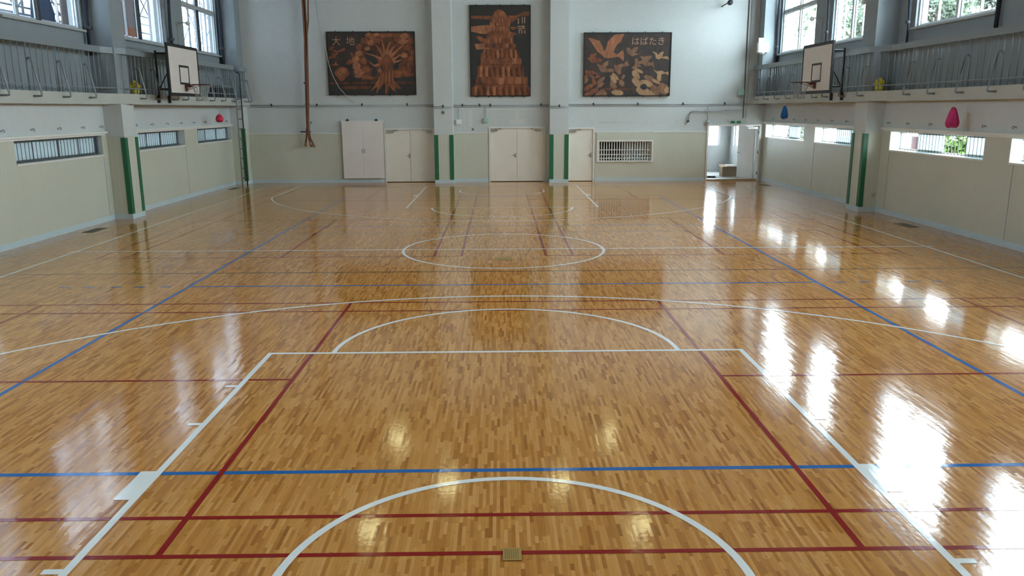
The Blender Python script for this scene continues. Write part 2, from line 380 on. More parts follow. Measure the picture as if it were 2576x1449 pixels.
tag(l.m.build('court_line', MT['lr'], floor), 'red badminton court lines')
l = LN(0.0012)
w = 0.025
for s in (-1, 1):
    l.rect(s*4.475-w, s*4.475+w, -9.03, 9.03); l.rect(-4.5, 4.5, s*9.01-w, s*9.01+w); l.rect(-4.5, 4.5, s*2.96-w, s*2.96+w)
    for x in (4.80, 5.17, 5.50, 5.87, 6.22): l.rect(s*x-0.075, s*x+0.075, -2.96-w, -2.96+w)
tag(l.m.build('court_line', MT['lb'], floor), 'blue volleyball court lines')
l = LN(0.0006)
for y in (-2.0, 2.0): l.rect(-8.4, 8.6, y-0.022, y+0.022)
tag(l.m.build('court_line', MT['lk'], floor), 'thin dark lines across the floor')

# floor grates and socket covers
def grate(x0, x1, y0, y1, label):
    t = thing('floor_grate', label, 'grate', ((x0+x1)/2, (y0+y1)/2, 0.0), 'ventilation grates in the floor')
    m = MB(); e = 0.03
    m.box(x0, x1, y0, y0+e, 0.0005, 0.006); m.box(x0, x1, y1-e, y1, 0.0005, 0.006); m.box(x0, x0+e, y0+e, y1-e, 0.0005, 0.006); m.box(x1-e, x1, y0+e, y1-e, 0.0005, 0.006)
    m.build('grate_frame', MT['grate'], t)
    m = MB(); k = 14
    for i in range(k):
        y = y0+e+(y1-y0-2*e)*(i+.5)/k; m.box(x0+e, x1-e, y-0.013, y+0.013, 0.0005, 0.005)
    m.build('slats', MT['grate'], t)
grate(-8.64, -8.41, 2.34, 2.97, 'olive floor grate beside the left wall, in front of the green-striped pillar')
grate(8.42, 8.66, 2.34, 2.95, 'olive floor grate beside the right wall, in front of the green-striped pillar')
grate(-8.62, -8.40, 11.4, 12.0, 'small far floor grate by the left wall near the ladder foot')
grate(8.40, 8.62, 11.6, 12.2, 'small far floor grate by the right wall near the open door')
def socket(x, y, sx, sy, label):
    t = thing('floor_socket', label, 'floor socket', (x, y, 0), 'post sockets in the floor')
    m = MB(); m.box(x-sx, x+sx, y-sy, y+sy, 0.0026, 0.006); m.build('cover_plate', MT['brass'], t)
    m = MB(); 
    for k in range(7): m.box(x-sx*.8+sx*.23*k, x-sx*.8+sx*.23*k+sx*.07, y-sy*.8, y+sy*.8, 0.006, 0.0068)
    m.build('ribs', MT['grate'], t)
socket(0.0, -10.10, 0.052, 0.065, 'brass floor socket cover at the bottom centre under the red line')
socket(0.03, -0.95, 0.15, 0.13, 'brass floor socket cover inside the white centre circle')

# ------------------------------------------------------------------ side walls
LOW_L = [(-3.6, -0.25), (0.88, 4.20), (6.06, 9.03), (10.02, 13.07)]  # first opening is unseen, added for light and floor reflections
LOW_R = [(-3.6, 0.06), (0.86, 4.55), (6.45, 9.10), (9.92, 13.45)]
LZ0, LZ1 = 1.48, 1.90
XL, XR = 8.93, 8.95
def side_wall(s, X, low, up, name, pil):
    m = MB()
    put = lambda a, b, z0, z1: m.box(s*X, s*(X+0.35), a, b, z0, z1)
    holed(-16, YB, 0, 2.60, [(a, b, LZ0, LZ1) for a, b in low], put)
    m.mi = 1
    put2 = lambda a, b, z0, z1: m.box(s*9.10, s*9.36, a, b, z0, z1)
    holed(-16, YB+0.35, 2.60, 8.3, [(a, b, UZ0, UZ1) for a, b in up], put2)
    wl = tag(m.build(name, [MT['plaster'], MT['upgrey']]), kind='structure')
    m = MB(); put3 = lambda a, b, z0, z1: m.box(s*(X-0.014), s*X, a, b, z0, z1)
    holed(-16, YB-0.02, 0.10, 1.94, [(a, b, LZ0, LZ1) for a, b in low], put3)
    m.build('wainscot', MT['boards'], wl)
    m = MB()
    for a, b in low: m.box(s*(X-0.03), s*(X+0.34), a+.0005, b-.0005, LZ0-0.03, LZ0+.005)
    m.build('window_sill', MT['white'], wl)
    m = MB()
    for y in pil[2]: m.box(s*(X-0.02), s*(X-0.012), y-0.010, y+0.010, 0.0, LZ0-0.03)
    m.build('joint_strip', MT['grey'], wl)
    # the pillar between the bays, the one by the far corner, the one behind the camera
    for i, (y0, y1) in enumerate(((pil[0], pil[1]), (13.10, YB), (-4.3, -3.65))):
        m = MB(); xf = X-0.42
        low_on = not (s > 0 and i == 1)
        if low_on: m.box(s*xf, s*9.10, y0, y1, 1.88, 2.585)
        m.mi = 1; m.box(s*(xf+0.04), s*9.14, y0, y1, 2.585, 8.3); m.mi = 0
        if low_on: m.box(s*(xf-0.012), s*(X-0.01), y0-0.012, y1+0.012, 1.86, 1.885)
        p = m.build('pillar', [MT['plaster'], MT['upgrey']], wl)
        if not low_on: continue
        m = MB(); m.box(s*xf, s*(X-0.01), y0, y1, 0.11, 1.86); m.build('pillar_cladding', MT['boards'], p)
        m = MB(); m.box(s*(xf-0.012), s*(X-0.01), y0-0.012, y1+0.012, 0, 0.11); m.build('pillar_base', MT['base'], p)
        for yy, d in ((y0, 1), (y1, -1)):
            if i == 1 and d == -1: continue
            m = MB(); a, b = sorted((yy-d*0.014, yy+d*0.115))
            m.box(s*(xf-0.016), s*xf, a, b, 0.12, 1.84)
            a, b = sorted((yy-d*0.014, yy)); m.box(s*xf, s*(xf+0.085), a, b, 0.12, 1.84)
            tag(m.build('corner_guard', MT['green'], p), 'dark green vertical corner guard')
    return wl
wall_l = side_wall(-1, XL, LOW_L, UPWIN_L, 'wall_left', (4.42, 5.06, (4.20, 9.03)))
wall_r = side_wall(1, XR, LOW_R, UPWIN_R, 'wall_right', (4.97, 5.64, (4.53, 9.09, -0.07)))
tag(wall_l, 'left side wall with grooved cream boards and high windows', 'wall'); tag(wall_r, 'right side wall with grooved cream boards and high windows', 'wall')
for s, X, nm, P in ((-1, XL, 'baseboard_left', (4.40, 5.08)), (1, XR, 'baseboard_right', (4.95, 5.66))):
    m = MB()
    for a, b in ((-15.99, -4.33), (-3.62, P[0]), (P[1], 13.08 if s < 0 else YB-.002)): m.box(s*(X-0.024), s*(X-0.001), a, b, 0, 0.115)
    tag(m.build(nm, MT['base']), 'pale blue baseboard along the %s wall' % ('left' if s < 0 else 'right'), 'baseboard', kind='structure')
k = 0
for s, X, segs in ((-1, XL, ((-15.9, -4.4), (-3.5, 4.36), (5.10, 13.06))), (1, XR, ((-15.9, -4.4), (-3.5, 4.90), (5.70, 13.6)))):
    for j, (a, b) in enumerate(segs):
        k += 1; m = MB()
        m.box(s*(X-0.085), s*(X-0.001), a, b, 1.945, 1.985); m.box(s*(X-0.03), s*(X-0.001), a, b, 1.905, 1.945)
        tag(m.build('trim_%d' % k, MT['trimw']), 'white ledge above the low windows of the %s wall, %s' % ('left' if s < 0 else 'right', ('behind the camera', 'nearer bay', 'farther bay')[j]), 'ledge', kind='structure')

# low windows with bars and frosted sashes
wn = 0
def low_window(s, a, b, xg, panes, splits, lab, xin):
    global wn; wn += 1
    t = thing('window_%d' % wn, lab, 'window', (s*xg, (a+b)/2, LZ0), kind='structure')
    z0, z1 = LZ0+0.0055, LZ1-0.0005; a += 0.0005; b -= 0.0005
    m = MB(); m.box(s*(xg-.03), s*(xg+.03), a, b, z0, z0+.03); m.box(s*(xg-.03), s*(xg+.03), a, b, z1-.025, z1)
    m.box(s*(xg-.03), s*(xg+.03), a, a+.03, z0+.03, z1-.025); m.box(s*(xg-.03), s*(xg+.03), b-.03, b, z0+.03, z1-.025)
    m.build('window_frame', MT['white' if s > 0 else 'softbar'], t)
    for i, (p0, p1, kind) in enumerate(panes):
        xo = xg+(0.012 if i % 2 else -0.012)
        m = MB(); q = 0.028
        m.box(s*(xo-.01), s*(xo+.01), p0, p0+q, z0+.03, z1-.025); m.box(s*(xo-.01), s*(xo+.01), p1-q, p1, z0+.03, z1-.025)
        m.box(s*(xo-.01), s*(xo+.01), p0+q, p1-q, z0+.03, z0+.05); m.box(s*(xo-.01), s*(xo+.01), p0+q, p1-q, z1-.045, z1-.025)
        sh = m.build('sash', MT['white' if s > 0 else 'softbar'], t)
        m = MB(); m.box(s*(xo-.002), s*(xo+.002), p0+q, p1-q, z0+.05, z1-.045)
        m.build('pane', MT[kind], sh)
    m = MB(); n = int((b-a)/0.125); xb = xg-0.075
    for i in range(n):
        y = a+(i+.5)*(b-a)/n; m.tube([(s*xb, y, z0+.004), (s*xb, y, z1-.004)], 0.006, 6)
    for z in (z0+0.03, z1-0.03): m.box(s*(xb-.006), s*(xb+.006), a, b, z-.006, z+.006)
    m.build('grille', MT['softbar'], t)
low_window(-1, 0.88, 4.20, 9.06, [(0.92, 1.69, 'frost'), (1.66, 2.63, 'frost'), (2.60, 3.42, 'frost'), (3.39, 4.16, 'frost')], 4, 'low barred window of frosted panes in the nearest bay of the left wall', 0)
low_window(-1, 6.06, 9.03, 9.15, [(6.1, 7.0, 'frost'), (6.97, 7.9, 'frost'), (7.87, 8.99, 'frost')], 3, 'low barred window just beyond the pillar on the left wall', 0)
low_window(-1, 10.02, 13.07, 9.10, [(10.06, 11.1, 'frost'), (11.07, 12.1, 'frost'), (12.07, 13.03, 'frost')], 3, 'low barred window beside the ladder on the left wall', 0)
low_window(1, 0.86, 4.55, 9.22, [(2.75, 3.80, 'frostr'), (0.90, 1.95, 'frostr')], 0, 'low barred window near the pink tassel with a green bush outside', 0)
low_window(1, 6.45, 9.10, 9.22, [(7.30, 8.25, 'frostr'), (6.49, 7.33, 'frostr')], 0, 'low barred window just beyond the pillar on the right wall', 0)
low_window(1, 9.92, 13.45, 9.22, [(11.00, 11.95, 'frostr'), (9.96, 10.55, 'glass')], 0, 'low barred window beside the open door on the right wall', 0)
low_window(1, -3.6, 0.06, 9.22, [(-2.7, -1.7, 'frostr'), (-1.73, -0.75, 'frostr')], 0, 'low barred window cut by the right edge of the picture', 0)

# high windows
def high_window(s, a, b, lab, n=4):
    global wn; wn += 1
    x = 9.20
    t = thing('window_%d' % wn, lab, 'window', (s*x, (a+b)/2, UZ0), kind='structure')
    a += .0005; b -= .0005; z0, z1 = UZ0+.0005, UZ1-.0005; e = 0.045
    m = MB(); m.box(s*(x-.04), s*(x+.05), a, b, z0, z0+e); m.box(s*(x-.04), s*(x+.05), a, b, z1-e, z1)
    m.box(s*(x-.04), s*(x+.05), a, a+e, z0+e, z1-e); m.box(s*(x-.04), s*(x+.05), b-e, b, z0+e, z1-e)
    m.build('window_frame', MT['alu'], t)
    m = MB(); m.box(s*(x-.05), s*(x+.05), a+e, b-e, UZM-.05, UZM+.05); m.build('transom', MT['grey'], t)
    m = MB(); c = (a+b)/2; m.box(s*(x-.05), s*(x+.05), c-.045, c+.045, z0+e, UZM-.05); m.box(s*(x-.05), s*(x+.05), c-.045, c+.045, UZM+.05, z1-e)
    m.build('mullion', MT['dark' if s < 0 else 'grey'], t)
    for (h0, h1) in ((a+e, c-.045), (c+.045, b-e)):
        mid = (h0+h1)/2
        for i, (p0, p1) in enumerate(((h0, mid+.02), (mid-.02, h1))):
            for (w0, w1) in ((z0+e, UZM-.05), (UZM+.05, z1-e)):
                xo = x+(0.012 if i else -0.012); q = .03; m = MB()
                m.box(s*(xo-.01), s*(xo+.01), p0, p0+q, w0, w1); m.box(s*(xo-.01), s*(xo+.01), p1-q, p1, w0, w1)
                m.box(s*(xo-.01), s*(xo+.01), p0+q, p1-q, w0, w0+q); m.box(s*(xo-.01), s*(xo+.01), p0+q, p1-q, w1-q, w1)
                sh = m.build('sash', MT['alu'], t)
                m = MB(); m.box(s*(xo-.002), s*(xo+.002), p0+q, p1-q, w0+q, w1-q); m.build('pane', MT['glass'], sh)
    m = MB(); m.box(s*(9.0), s*(9.16), a, b, UZ0-.045, UZ0-.0005); m.build('sill', MT['grey'], t)
NEAR = ['high window behind the camera, farthest back on the %s', 'high window behind the camera on the %s', 'high window at the very edge beside the camera on the %s']  # the two behind the camera are unseen, added for their light
for s, up, nm in ((-1, UPWIN_L, 'left'), (1, UPWIN_R, 'right')):
    L3 = (['high left window nearest the camera, with scaffolding outside', 'high left window just above the hoop, with a pink sheet outside', 'high left window next to the far corner']
          if s < 0 else ['high right window nearest the camera, with leafy branches outside', 'high right window above the hoop, with a pale tree outside', 'high right window next to the far corner, with a house outside'])
    for (a, b), lab in zip(up, [x % nm for x in NEAR]+L3): high_window(s, a, b, lab)

# ------------------------------------------------------------------ end walls, ceiling
D = dict(d1=(-3.92, -2.27, 0, 1.76), d2=(-0.37, 1.44, 0, 1.80), d3=(2.28, 3.12, 0, 1.76), sh=(3.30, 5.12, 0.70, 1.34), op=(7.05, 8.78, 0, 1.84))
m = MB(); put = lambda a, b, z0, z1: m.box(a, b, YB, YB+0.3, z0, z1)
holed(-9.10, 9.10, 0, 8.3, [D['sh'], D['op'], D['d1'], D['d2'], D['d3']], put)
for k in ('d1', 'd2', 'd3'): m.box(D[k][0], D[k][1], YB+.15, YB+.3, 0, D[k][3])  # unseen backing added behind the doors to block light leaking through gaps
wall_b = tag(m.build('wall_back', MT['plaster']), 'far end wall with three copper relief panels and doors', 'wall', kind='structure')
m = MB(); put = lambda a, b, z0, z1: m.box(a, b, YB-0.014, YB, z0, z1)
holed(-8.50, 8.50, 0.10, 1.64, [D['sh'], (6.98, 8.85, 0, 1.84), (-4.0, -2.2, 0, 1.76), (-.45, 1.52, 0, 1.8), (2.2, 3.2, 0, 1.76)], put)
m.build('wainscot', MT['boards'], wall_b)
m = MB()
for a, b in ((-8.5, -4.0), (-1.60, -.45), (3.2, 6.98)): m.box(a, b, YB-0.03, YB-0.0005, 1.64, 1.665)
m.build('dado_rail', MT['trimw'], wall_b)
m = MB()
for x0, x1, z0, z1 in ((.26, .80, 1.92, 2.10), (.46, .60, 2.10, 2.40), (-1.10, -.97, 1.85, 2.42), (-.60, 1.2, 2.40, 2.45)): m.box(x0, x1, YB-.0012, YB-.0003, z0, z1)
tag(m.build('paint_patch', MT['patch'], wall_b), 'paler repainted patches')
m = MB()
for x0, x1, z0, z1 in ((3.32, 3.95, 1.972, 1.992), (3.98, 4.18, 1.975, 1.985), (4.25, 4.6, 1.97, 1.978), (4.9, 4.96, 1.98, 2.01), (5.3, 5.34, 1.96, 1.98), (5.9, 5.95, 1.98, 2.02)): m.box(x0, x1, YB-.0012, YB-.0003, z0, z1)
tag(m.build('scuff_marks', MT['grey'], wall_b), 'grey scuff marks')
for x0, x1 in ((-2.23, -1.61), (1.62, 2.24)):
    m = MB(); m.box(x0, x1, 13.20, YB-.0005, 1.62, 8.3); p = m.build('pillar', MT['plaster'], wall_b)
    m = MB(); m.box(x0, x1, 13.20, YB-.02, 0.11, 1.62); m.build('pillar_cladding', MT['boards'], p)
    m = MB(); m.box(x0-.012, x1+.012, 13.185, YB-.02, 0, 0.11); m.build('pillar_base', MT['base'], p)
    for a, b in ((x0-.012, x0+.125), (x1-.125, x1+.012)):
        m = MB(); m.box(a, b, 13.184, 13.20, 0.115, 1.60)
        if a < x0: m.box(a, x0, 13.20, 13.28, 0.115, 1.60)
        else: m.box(x1, b, 13.20, 13.28, 0.115, 1.60)
        tag(m.build('corner_guard', MT['green'], p), 'dark green vertical corner guard')
m = MB()
for a, b in ((-8.5, -4.0), (-1.59, -.45), (1.52, 1.60), (3.2, 6.98)): m.box(a, b, YB-0.026, YB-.001, 0, 0.115)
tag(m.build('baseboard_back', MT['base']), 'pale blue baseboard along the far wall', 'baseboard', kind='structure')
m = MB(); m.box(-9.36, 9.36, -16.3, -16.0, -0.2, 8.3)
tag(m.build('wall_front', MT['stage']), 'wall behind the camera at the stage end', 'wall', kind='structure')
m = MB(); m.box(-9.36, 9.36, -16.3, 13.95, 8.3, 8.5)
tag(m.build('ceiling', MT['ceil']), 'dim ceiling high above the hall', 'ceiling', kind='structure')

# doors in the far wall
def door(n, x0, x1, h, leaves, lab, knob_x, closers):
    t = thing('door_%d' % n, lab, 'door', ((x0+x1)/2, YB, 0), kind='structure')
    m = MB(); e = .05
    m.box(x0-e, x0, YB-.035, YB-.0005, 0, h+e); m.box(x1, x1+e, YB-.035, YB-.0005, 0, h+e); m.box(x0, x1, YB-.035, YB-.0005, h, h+e)
    m.build('door_frame', MT['white'], t)
    ed = [x0+(x1-x0)*i/leaves for i in range(leaves+1)]
    for i, (a, b) in enumerate(zip(ed, ed[1:])):
        m = MB(); m.box(a+.004, b-.004, YB+.012, YB+.052, 0.02, h-.004)
        lf = m.build('door_leaf', MT['door'], t)
        if i == knob_x[0]:
            m = MB(); kx = knob_x[1]; m.box(kx-.03, kx+.03, YB+.004, YB+.012, .82, .96); m.tube([(kx, YB+.01, .90), (kx, YB-.04, .90), (kx-.09, YB-.04, .90)], .011, 8)
            tag(m.build('door_handle', MT['steel'], lf), 'steel lever handle')
    for a, b in closers:
        m = MB(); m.box(a, a+.2, YB-.05, YB+.012, h-.10, h-.04); m.tube([(a+.1, YB-.03, h-.04), (b, YB-.09, h-.02), (a+.30 if b > a else a-.1, YB-.03, h+.01)], .012, 6)
        tag(m.build('door_closer', MT['steel'], t), 'grey metal door closer')
door(1, *D['d1'][:2], 1.76, 2, 'cream double door left of the left green-striped pillar', (0, -3.13), [(-3.85, -3.5), (-2.54, -2.6)])
door(2, *D['d2'][:2], 1.80, 2, 'cream double door in the middle under the tall tower relief', (0, 0.47), [(-.33, 0.0), (1.15, 1.0)])
door(3, *D['d3'][:2], 1.76, 1, 'narrow cream single door right of the right green-striped pillar', (0, 3.04), [(2.33, 2.7)])
# hanging sliding board
t = thing('sliding_board', 'large pale double board door hung in front of the far wall, below the tree relief', 'sliding door', (-4.66, 13.5, 0.15))
for a, b in ((-5.36, -4.667), (-4.663, -3.975)):
    m = MB(); m.box(a, b, 13.52, 13.56, 0.15, 2.06); m.build('door_panel', MT['board'], t)
m = MB(); m.box(-5.40, -3.95, 13.575, 13.636, 2.02, 2.075); m.build('hanging_rail', MT['white'], t)
for x in (-5.17, -4.2):
    m = MB(); m.box(x-.05, x+.05, 13.55, 13.60, 2.06, 2.10); m.lathe((x, 13.57, 2.11), [(.03, -.01), (.03, .01)], 12, 'Y'); m.build('roller_hanger', MT['dark'], t)
for x in (-4.70, -4.625):
    m = MB(); m.box(x-.022, x+.022, 13.508, 13.52, 1.0, 1.14); m.build('pull_handle', MT['steel'], t)
# barred service window
x0, x1, z0, z1 = D['sh']; wn += 1
t = thing('window_%d' % wn, 'white barred service window in the far wall right of the single door', 'window', ((x0+x1)/2, YB, z0), kind='structure')
m = MB(); e = .05
m.box(x0-e, x1+e, YB-.05, YB-.0145, z1, z1+e); m.box(x0-e, x1+e, YB-.06, YB-.0145, z0-.04, z0); m.box(x0-e, x0, YB-.05, YB-.0145, z0, z1); m.box(x1, x1+e, YB-.05, YB-.0145, z0, z1)
m.build('window_frame', MT['white'], t)
m = MB(); m.box(x0-e, x1+e, YB-.045, YB-.0145, z1+e, 1.66); m.build('transom_panel', MT['boards'], t)
m = MB(); n = 21
for i in range(n):
    x = x0+.03+(x1-x0-.06)*i/(n-1); m.box(x-.014, x+.014, YB+.02, YB+.045, z0, z1)
m.build('bars', MT['white'], t)
m = MB()
for z in (z0+.08, z0+.20, z0+.36): m.box(x0, x1, YB+.008, YB+.019, z-.012, z+.012)
m.build('rails', MT['white'], t)
for a, b, mt in ((x0+.02, (x0+x1)/2+.03, 'glass'), ((x0+x1)/2-.03, x1-.02, 'frost')):
    m = MB(); m.box(a, a+.05, YB+.12, YB+.15, z0, z1); m.box(b-.05, b, YB+.12, YB+.15, z0, z1); sh = m.build('sash', MT['white'], t)
    m = MB(); m.box(a+.05, b-.05, YB+.13, YB+.136, z0, z1); m.build('pane', MT[mt], sh)
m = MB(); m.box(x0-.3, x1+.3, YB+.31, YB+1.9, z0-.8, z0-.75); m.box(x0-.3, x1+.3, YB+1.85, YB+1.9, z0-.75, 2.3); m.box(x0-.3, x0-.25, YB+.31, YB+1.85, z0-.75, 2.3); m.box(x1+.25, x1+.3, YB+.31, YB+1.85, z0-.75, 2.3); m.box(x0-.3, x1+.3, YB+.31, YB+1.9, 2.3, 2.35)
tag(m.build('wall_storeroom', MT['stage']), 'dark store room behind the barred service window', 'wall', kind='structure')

# entrance lobby behind the open door
x0, x1, _, h = D['op']
m = MB(); m.box(6.6, 9.4, YB+.301, 18.0, -.2, 0.02); tag(m.build('floor_lobby', MT['conc']), 'pale lobby floor beyond the open door', 'floor', kind='structure')
m = MB()
put = lambda a, b, z0, z1: m.box(a, b, 17.4, 17.6, z0, z1); holed(6.6, 9.0, 0.02, 2.5, [(7.0, 8.45, 1.02, 1.95)], put)
put = lambda a, b, z0, z1: m.box(8.85, 9.05, a, b, z0, z1); holed(YB+.31, 17.4, 0.02, 2.5, [(14.6, 16.9, 1.04, 1.95)], put)
m.box(6.6, 6.8, YB+.31, 17.4, .02, 2.5); m.box(6.6, 9.05, YB+.31, 17.6, 2.5, 2.6)
tag(m.build('wall_lobby', MT['lobby']), 'white lobby walls seen through the open door', 'wall', kind='structure')
for (a, b, ax, lab) in ((7.0, 8.45, 'y', 'bright lobby window facing the open door'), (14.6, 16.9, 'x', 'bright lobby side window behind the open door leaf')):
    wn += 1; c = (a+b)/2
    t = thing('window_%d' % wn, lab, 'window', (c, 17.5, 1.02) if ax == 'y' else (8.95, c, 1.04), kind='structure')
    zz0, zz1 = (1.021, 1.949) if ax == 'y' else (1.041, 1.949)
    def bx(mm, u0, u1, d0, d1, q0, q1):
        if ax == 'y': mm.box(u0, u1, 17.5+d0, 17.5+d1, q0, q1)
        else: mm.box(8.95+d0, 8.95+d1, u0, u1, q0, q1)
    m = MB(); e = .035
    bx(m, a+.001, b-.001, -.03, .03, zz0, zz0+e); bx(m, a+.001, b-.001, -.03, .03, zz1-e, zz1)
    for u in (a+.001, b-e-.001, c-e/2): bx(m, u, u+e, -.03, .03, zz0+e, zz1-e)
    m.build('window_frame', MT['alu'], t)
    for u0, u1 in ((a+e, c-e/2), (c+e/2, b-e)):
        m = MB(); bx(m, u0, u1, -.002, .002, zz0+e, zz1-e); m.build('pane', MT['glass'], t)
portal(1, 14.6, 16.9, 1.04, 1.95, 9.1)
t = thing('door_4', 'white door leaf standing open into the bright lobby at the right end of the far wall', 'door', (x1, YB, 0), kind='structure')
m = MB(); e = .06
m.box(x0-e, x0, YB-.04, YB-.0005, 0, h+e); m.box(x1, x1+e, YB-.04, YB-.0005, 0, h+e); m.box(x0, x1, YB-.04, YB-.0005, h, h+e); m.build('door_frame', MT['white'], t)
ang = math.radians(112); lw = .85; hx, hy = x1-.03, YB+.31
dx, dy = math.cos(ang)*lw, math.sin(ang)*lw; nx, ny = -math.sin(ang)*.04, math.cos(ang)*.04
m = MB(); m.prism([(hx, hy, .03), (hx+dx, hy+dy, .03), (hx+dx+nx, hy+dy+ny, .03), (hx+nx, hy+ny, .03)], (0, 0, h-.05)); lf = m.build('door_leaf', MT['board'], t)
m = MB(); kx, ky = hx+dx*.9, hy+dy*.9; m.tube([(kx+nx, ky+ny, .9), (kx+nx-.06, ky+ny-.02, .9), (kx-.06-dx*.1, ky-dy*.1, .9)], .012, 6); m.build('door_handle', MT['steel'], lf)
m = MB(); m.box(8.45, 8.75, YB+.02, YB+.09, h-.10, h-.04); tag(m.build('door_closer', MT['steel'], t), 'grey metal door closer')
for z in (.25, .95, 1.62):
    m = MB(); m.tube([(x1-.02, YB-.045, z-.05), (x1-.02, YB-.045, z+.05)], .014, 8); m.build('hinge', MT['dark'], t)
m = MB(); m.box(x0, x1, YB+.0005, YB+.29, 0.001, .05); tag(m.build('trim_20', MT['wood']), 'pale wooden threshold of the open lobby door', 'threshold', kind='structure')
t = thing('cardboard_box', 'brown cardboard box on the lobby floor beyond the open door', 'box', (8.25, 15.1, .02))
m = MB(); m.box(7.95, 8.50, 14.95, 15.35, .022, .36); m.build('carton', MT['card'], t)
m = MB(); m.prism([(7.95, 14.95, .36), (8.50, 14.95, .36), (8.56, 14.80, .40), (7.90, 14.80, .38)], (0, 0, .006)); m.build('flap', MT['card'], t); m = MB(); m.prism([(7.95, 15.35, .36), (8.50, 15.35, .36), (8.50, 15.5, .42), (7.95, 15.5, .42)], (0, 0, .006)); m.build('flap', MT['card'], t)
m = MB(); m.prism([(8.1, 15.0, .362), (8.4, 15.02, .362), (8.38, 15.3, .362), (8.12, 15.3, .362)], (0.02, .01, .07)); m.build('paper', MT['white'], t)
m = MB(); m.box(7.30, 7.62, 14.5, 14.75, .021, .05); m.box(7.33, 7.59, 14.53, 14.72, .05, .085)
tag(m.build('shoe_mat', MT['dark'], None, (7.46, 14.6, .02)), 'small dark mat on the lobby floor at the left door jamb', 'mat')

# ------------------------------------------------------------------ balconies and railings
XF, XN = 8.42, 8.68          # front of the far bay and of the slightly set back near bay
def balcony(s, y0, y1, lab):
    m = MB(); yw = YB-.001
    pts = [(9.10, -15.99), (XN, -15.99), (XN, y0), (XF, y1), (XF, yw), (9.10, yw)]
    m.prism([(s*a, b, 2.585) for a, b in pts], (0, 0, .225))
    m.box(s*(XF-.012), s*XF, y1+.02, yw, 2.575, 2.60); m.box(s*(XN-.012), s*XN, -15.9, y0-.02, 2.575, 2.60)
    return tag(m.build('balcony', MT['slab']), lab, 'balcony', kind='structure')
balcony(-1, 4.10, 4.75, 'narrow balcony slab along the left wall'); balcony(1, 4.38, 4.90, 'narrow balcony slab along the right wall')
def railing(s, segs, posts, y0, y1, lab):
    t = thing('balcony_railing', lab, 'railing', (s*8.45, segs[0][0], 2.81))
    XA, XB = XN+.05, XF+.05
    def xat(y): return XA if y <= y0 else XB if y >= y1 else XA+(XB-XA)*(y-y0)/(y1-y0)
    for a, b in segs:
        pth = [(xat(y), y) for y in [a]+[y for y in (y0, y1) if a < y < b]+[b]]
        m = MB()
        for (xa, ya), (xb, yb) in zip(pth, pth[1:]):
            m.prism([(s*(xa-.035), ya, 3.67), (s*(xb-.035), yb, 3.67), (s*(xb+.03), yb, 3.67), (s*(xa+.03), ya, 3.67)], (0, 0, .13))
        m.build('top_rail', MT['rail'], t)
        m = MB(); m.tube([(s*x, y, 2.93) for x, y in pth], .014, 6); m.build('bottom_rail', MT['rail'], t)
        y = a+.06
        while y < b:
            if not any(abs(y-p) < .06 for p in posts):
                x = xat(y); m = MB(); m.tube([(s*x, y, 2.812), (s*x, y, 3.67)], .0095, 6); m.build('baluster', MT['rail'], t, smooth=True)
            y += 0.2
    for p in posts:
        x = xat(p); xf = x-.05
        m = MB(); m.tube([(s*x, p, 2.812), (s*x, p, 3.67)], .017, 8); m.build('post', MT['rail'], t, smooth=True)
        m = MB(); m.tube([(s*(x-.01), p, 3.36), (s*(x-.02), p, 3.39), (s*(x-.055), p, 3.40), (s*(x-.085), p, 3.375), (s*(xf-.158), p, 2.74), (s*(xf-.15), p, 2.715), (s*(xf-.12), p, 2.71), (s*(xf-.001), p, 2.71)], .019, 8)
        m.build('brace', MT['rail'], t, smooth=True)
    return t
railing(-1, [(-3.0, 12.30), (12.82, 13.56)], [-1.78, -.76, .28, 1.30, 2.33, 3.37, 5.25, 6.09, 7.15, 7.83, 8.85, 9.86, 10.82, 11.82, 13.05, 13.45], 4.10, 4.75, 'blue-grey balcony railing on the left, behind the left hoop')
railing(1, [(-3.0, 13.56)], [-1.75, -.73, .28, 1.30, 2.33, 3.33, 5.0, 6.03, 7.08, 7.80, 8.84, 9.80, 10.79, 11.80, 12.82], 4.38, 4.90, 'blue-grey balcony railing on the right, behind the right hoop')

# ladder
t = thing('wall_ladder', 'tall thin steel ladder from the floor up to the left balcony', 'ladder', (-8.33, 12.3, 0))
for y in (11.98, 12.50):
    m = MB(); m.tube([(-8.33, y, 0.001), (-8.33, y, 3.0), (-8.33, y, 3.55), (-8.40, y, 3.62), (-8.43, y, 3.60)], .022, 8); m.build('side_rail', MT['rail' if y < 12.2 else 'dark'], t, smooth=True)
for i in range(9):
    z = .30+i*.31
    m = MB(); m.tube([(-8.33, 12.0, z), (-8.33, 12.48, z)], .015, 6); m.build('rung', MT['dark'], t)
for z in (2.68,):
    m = MB(); x = -8.93+.014 if z < 2 else -8.42
    for y in (12.0, 12.48):
        m = MB(); m.tube([(-8.35, y, z), (x, y, z)], .012, 6); m.build('bracket', MT['rail'], t)

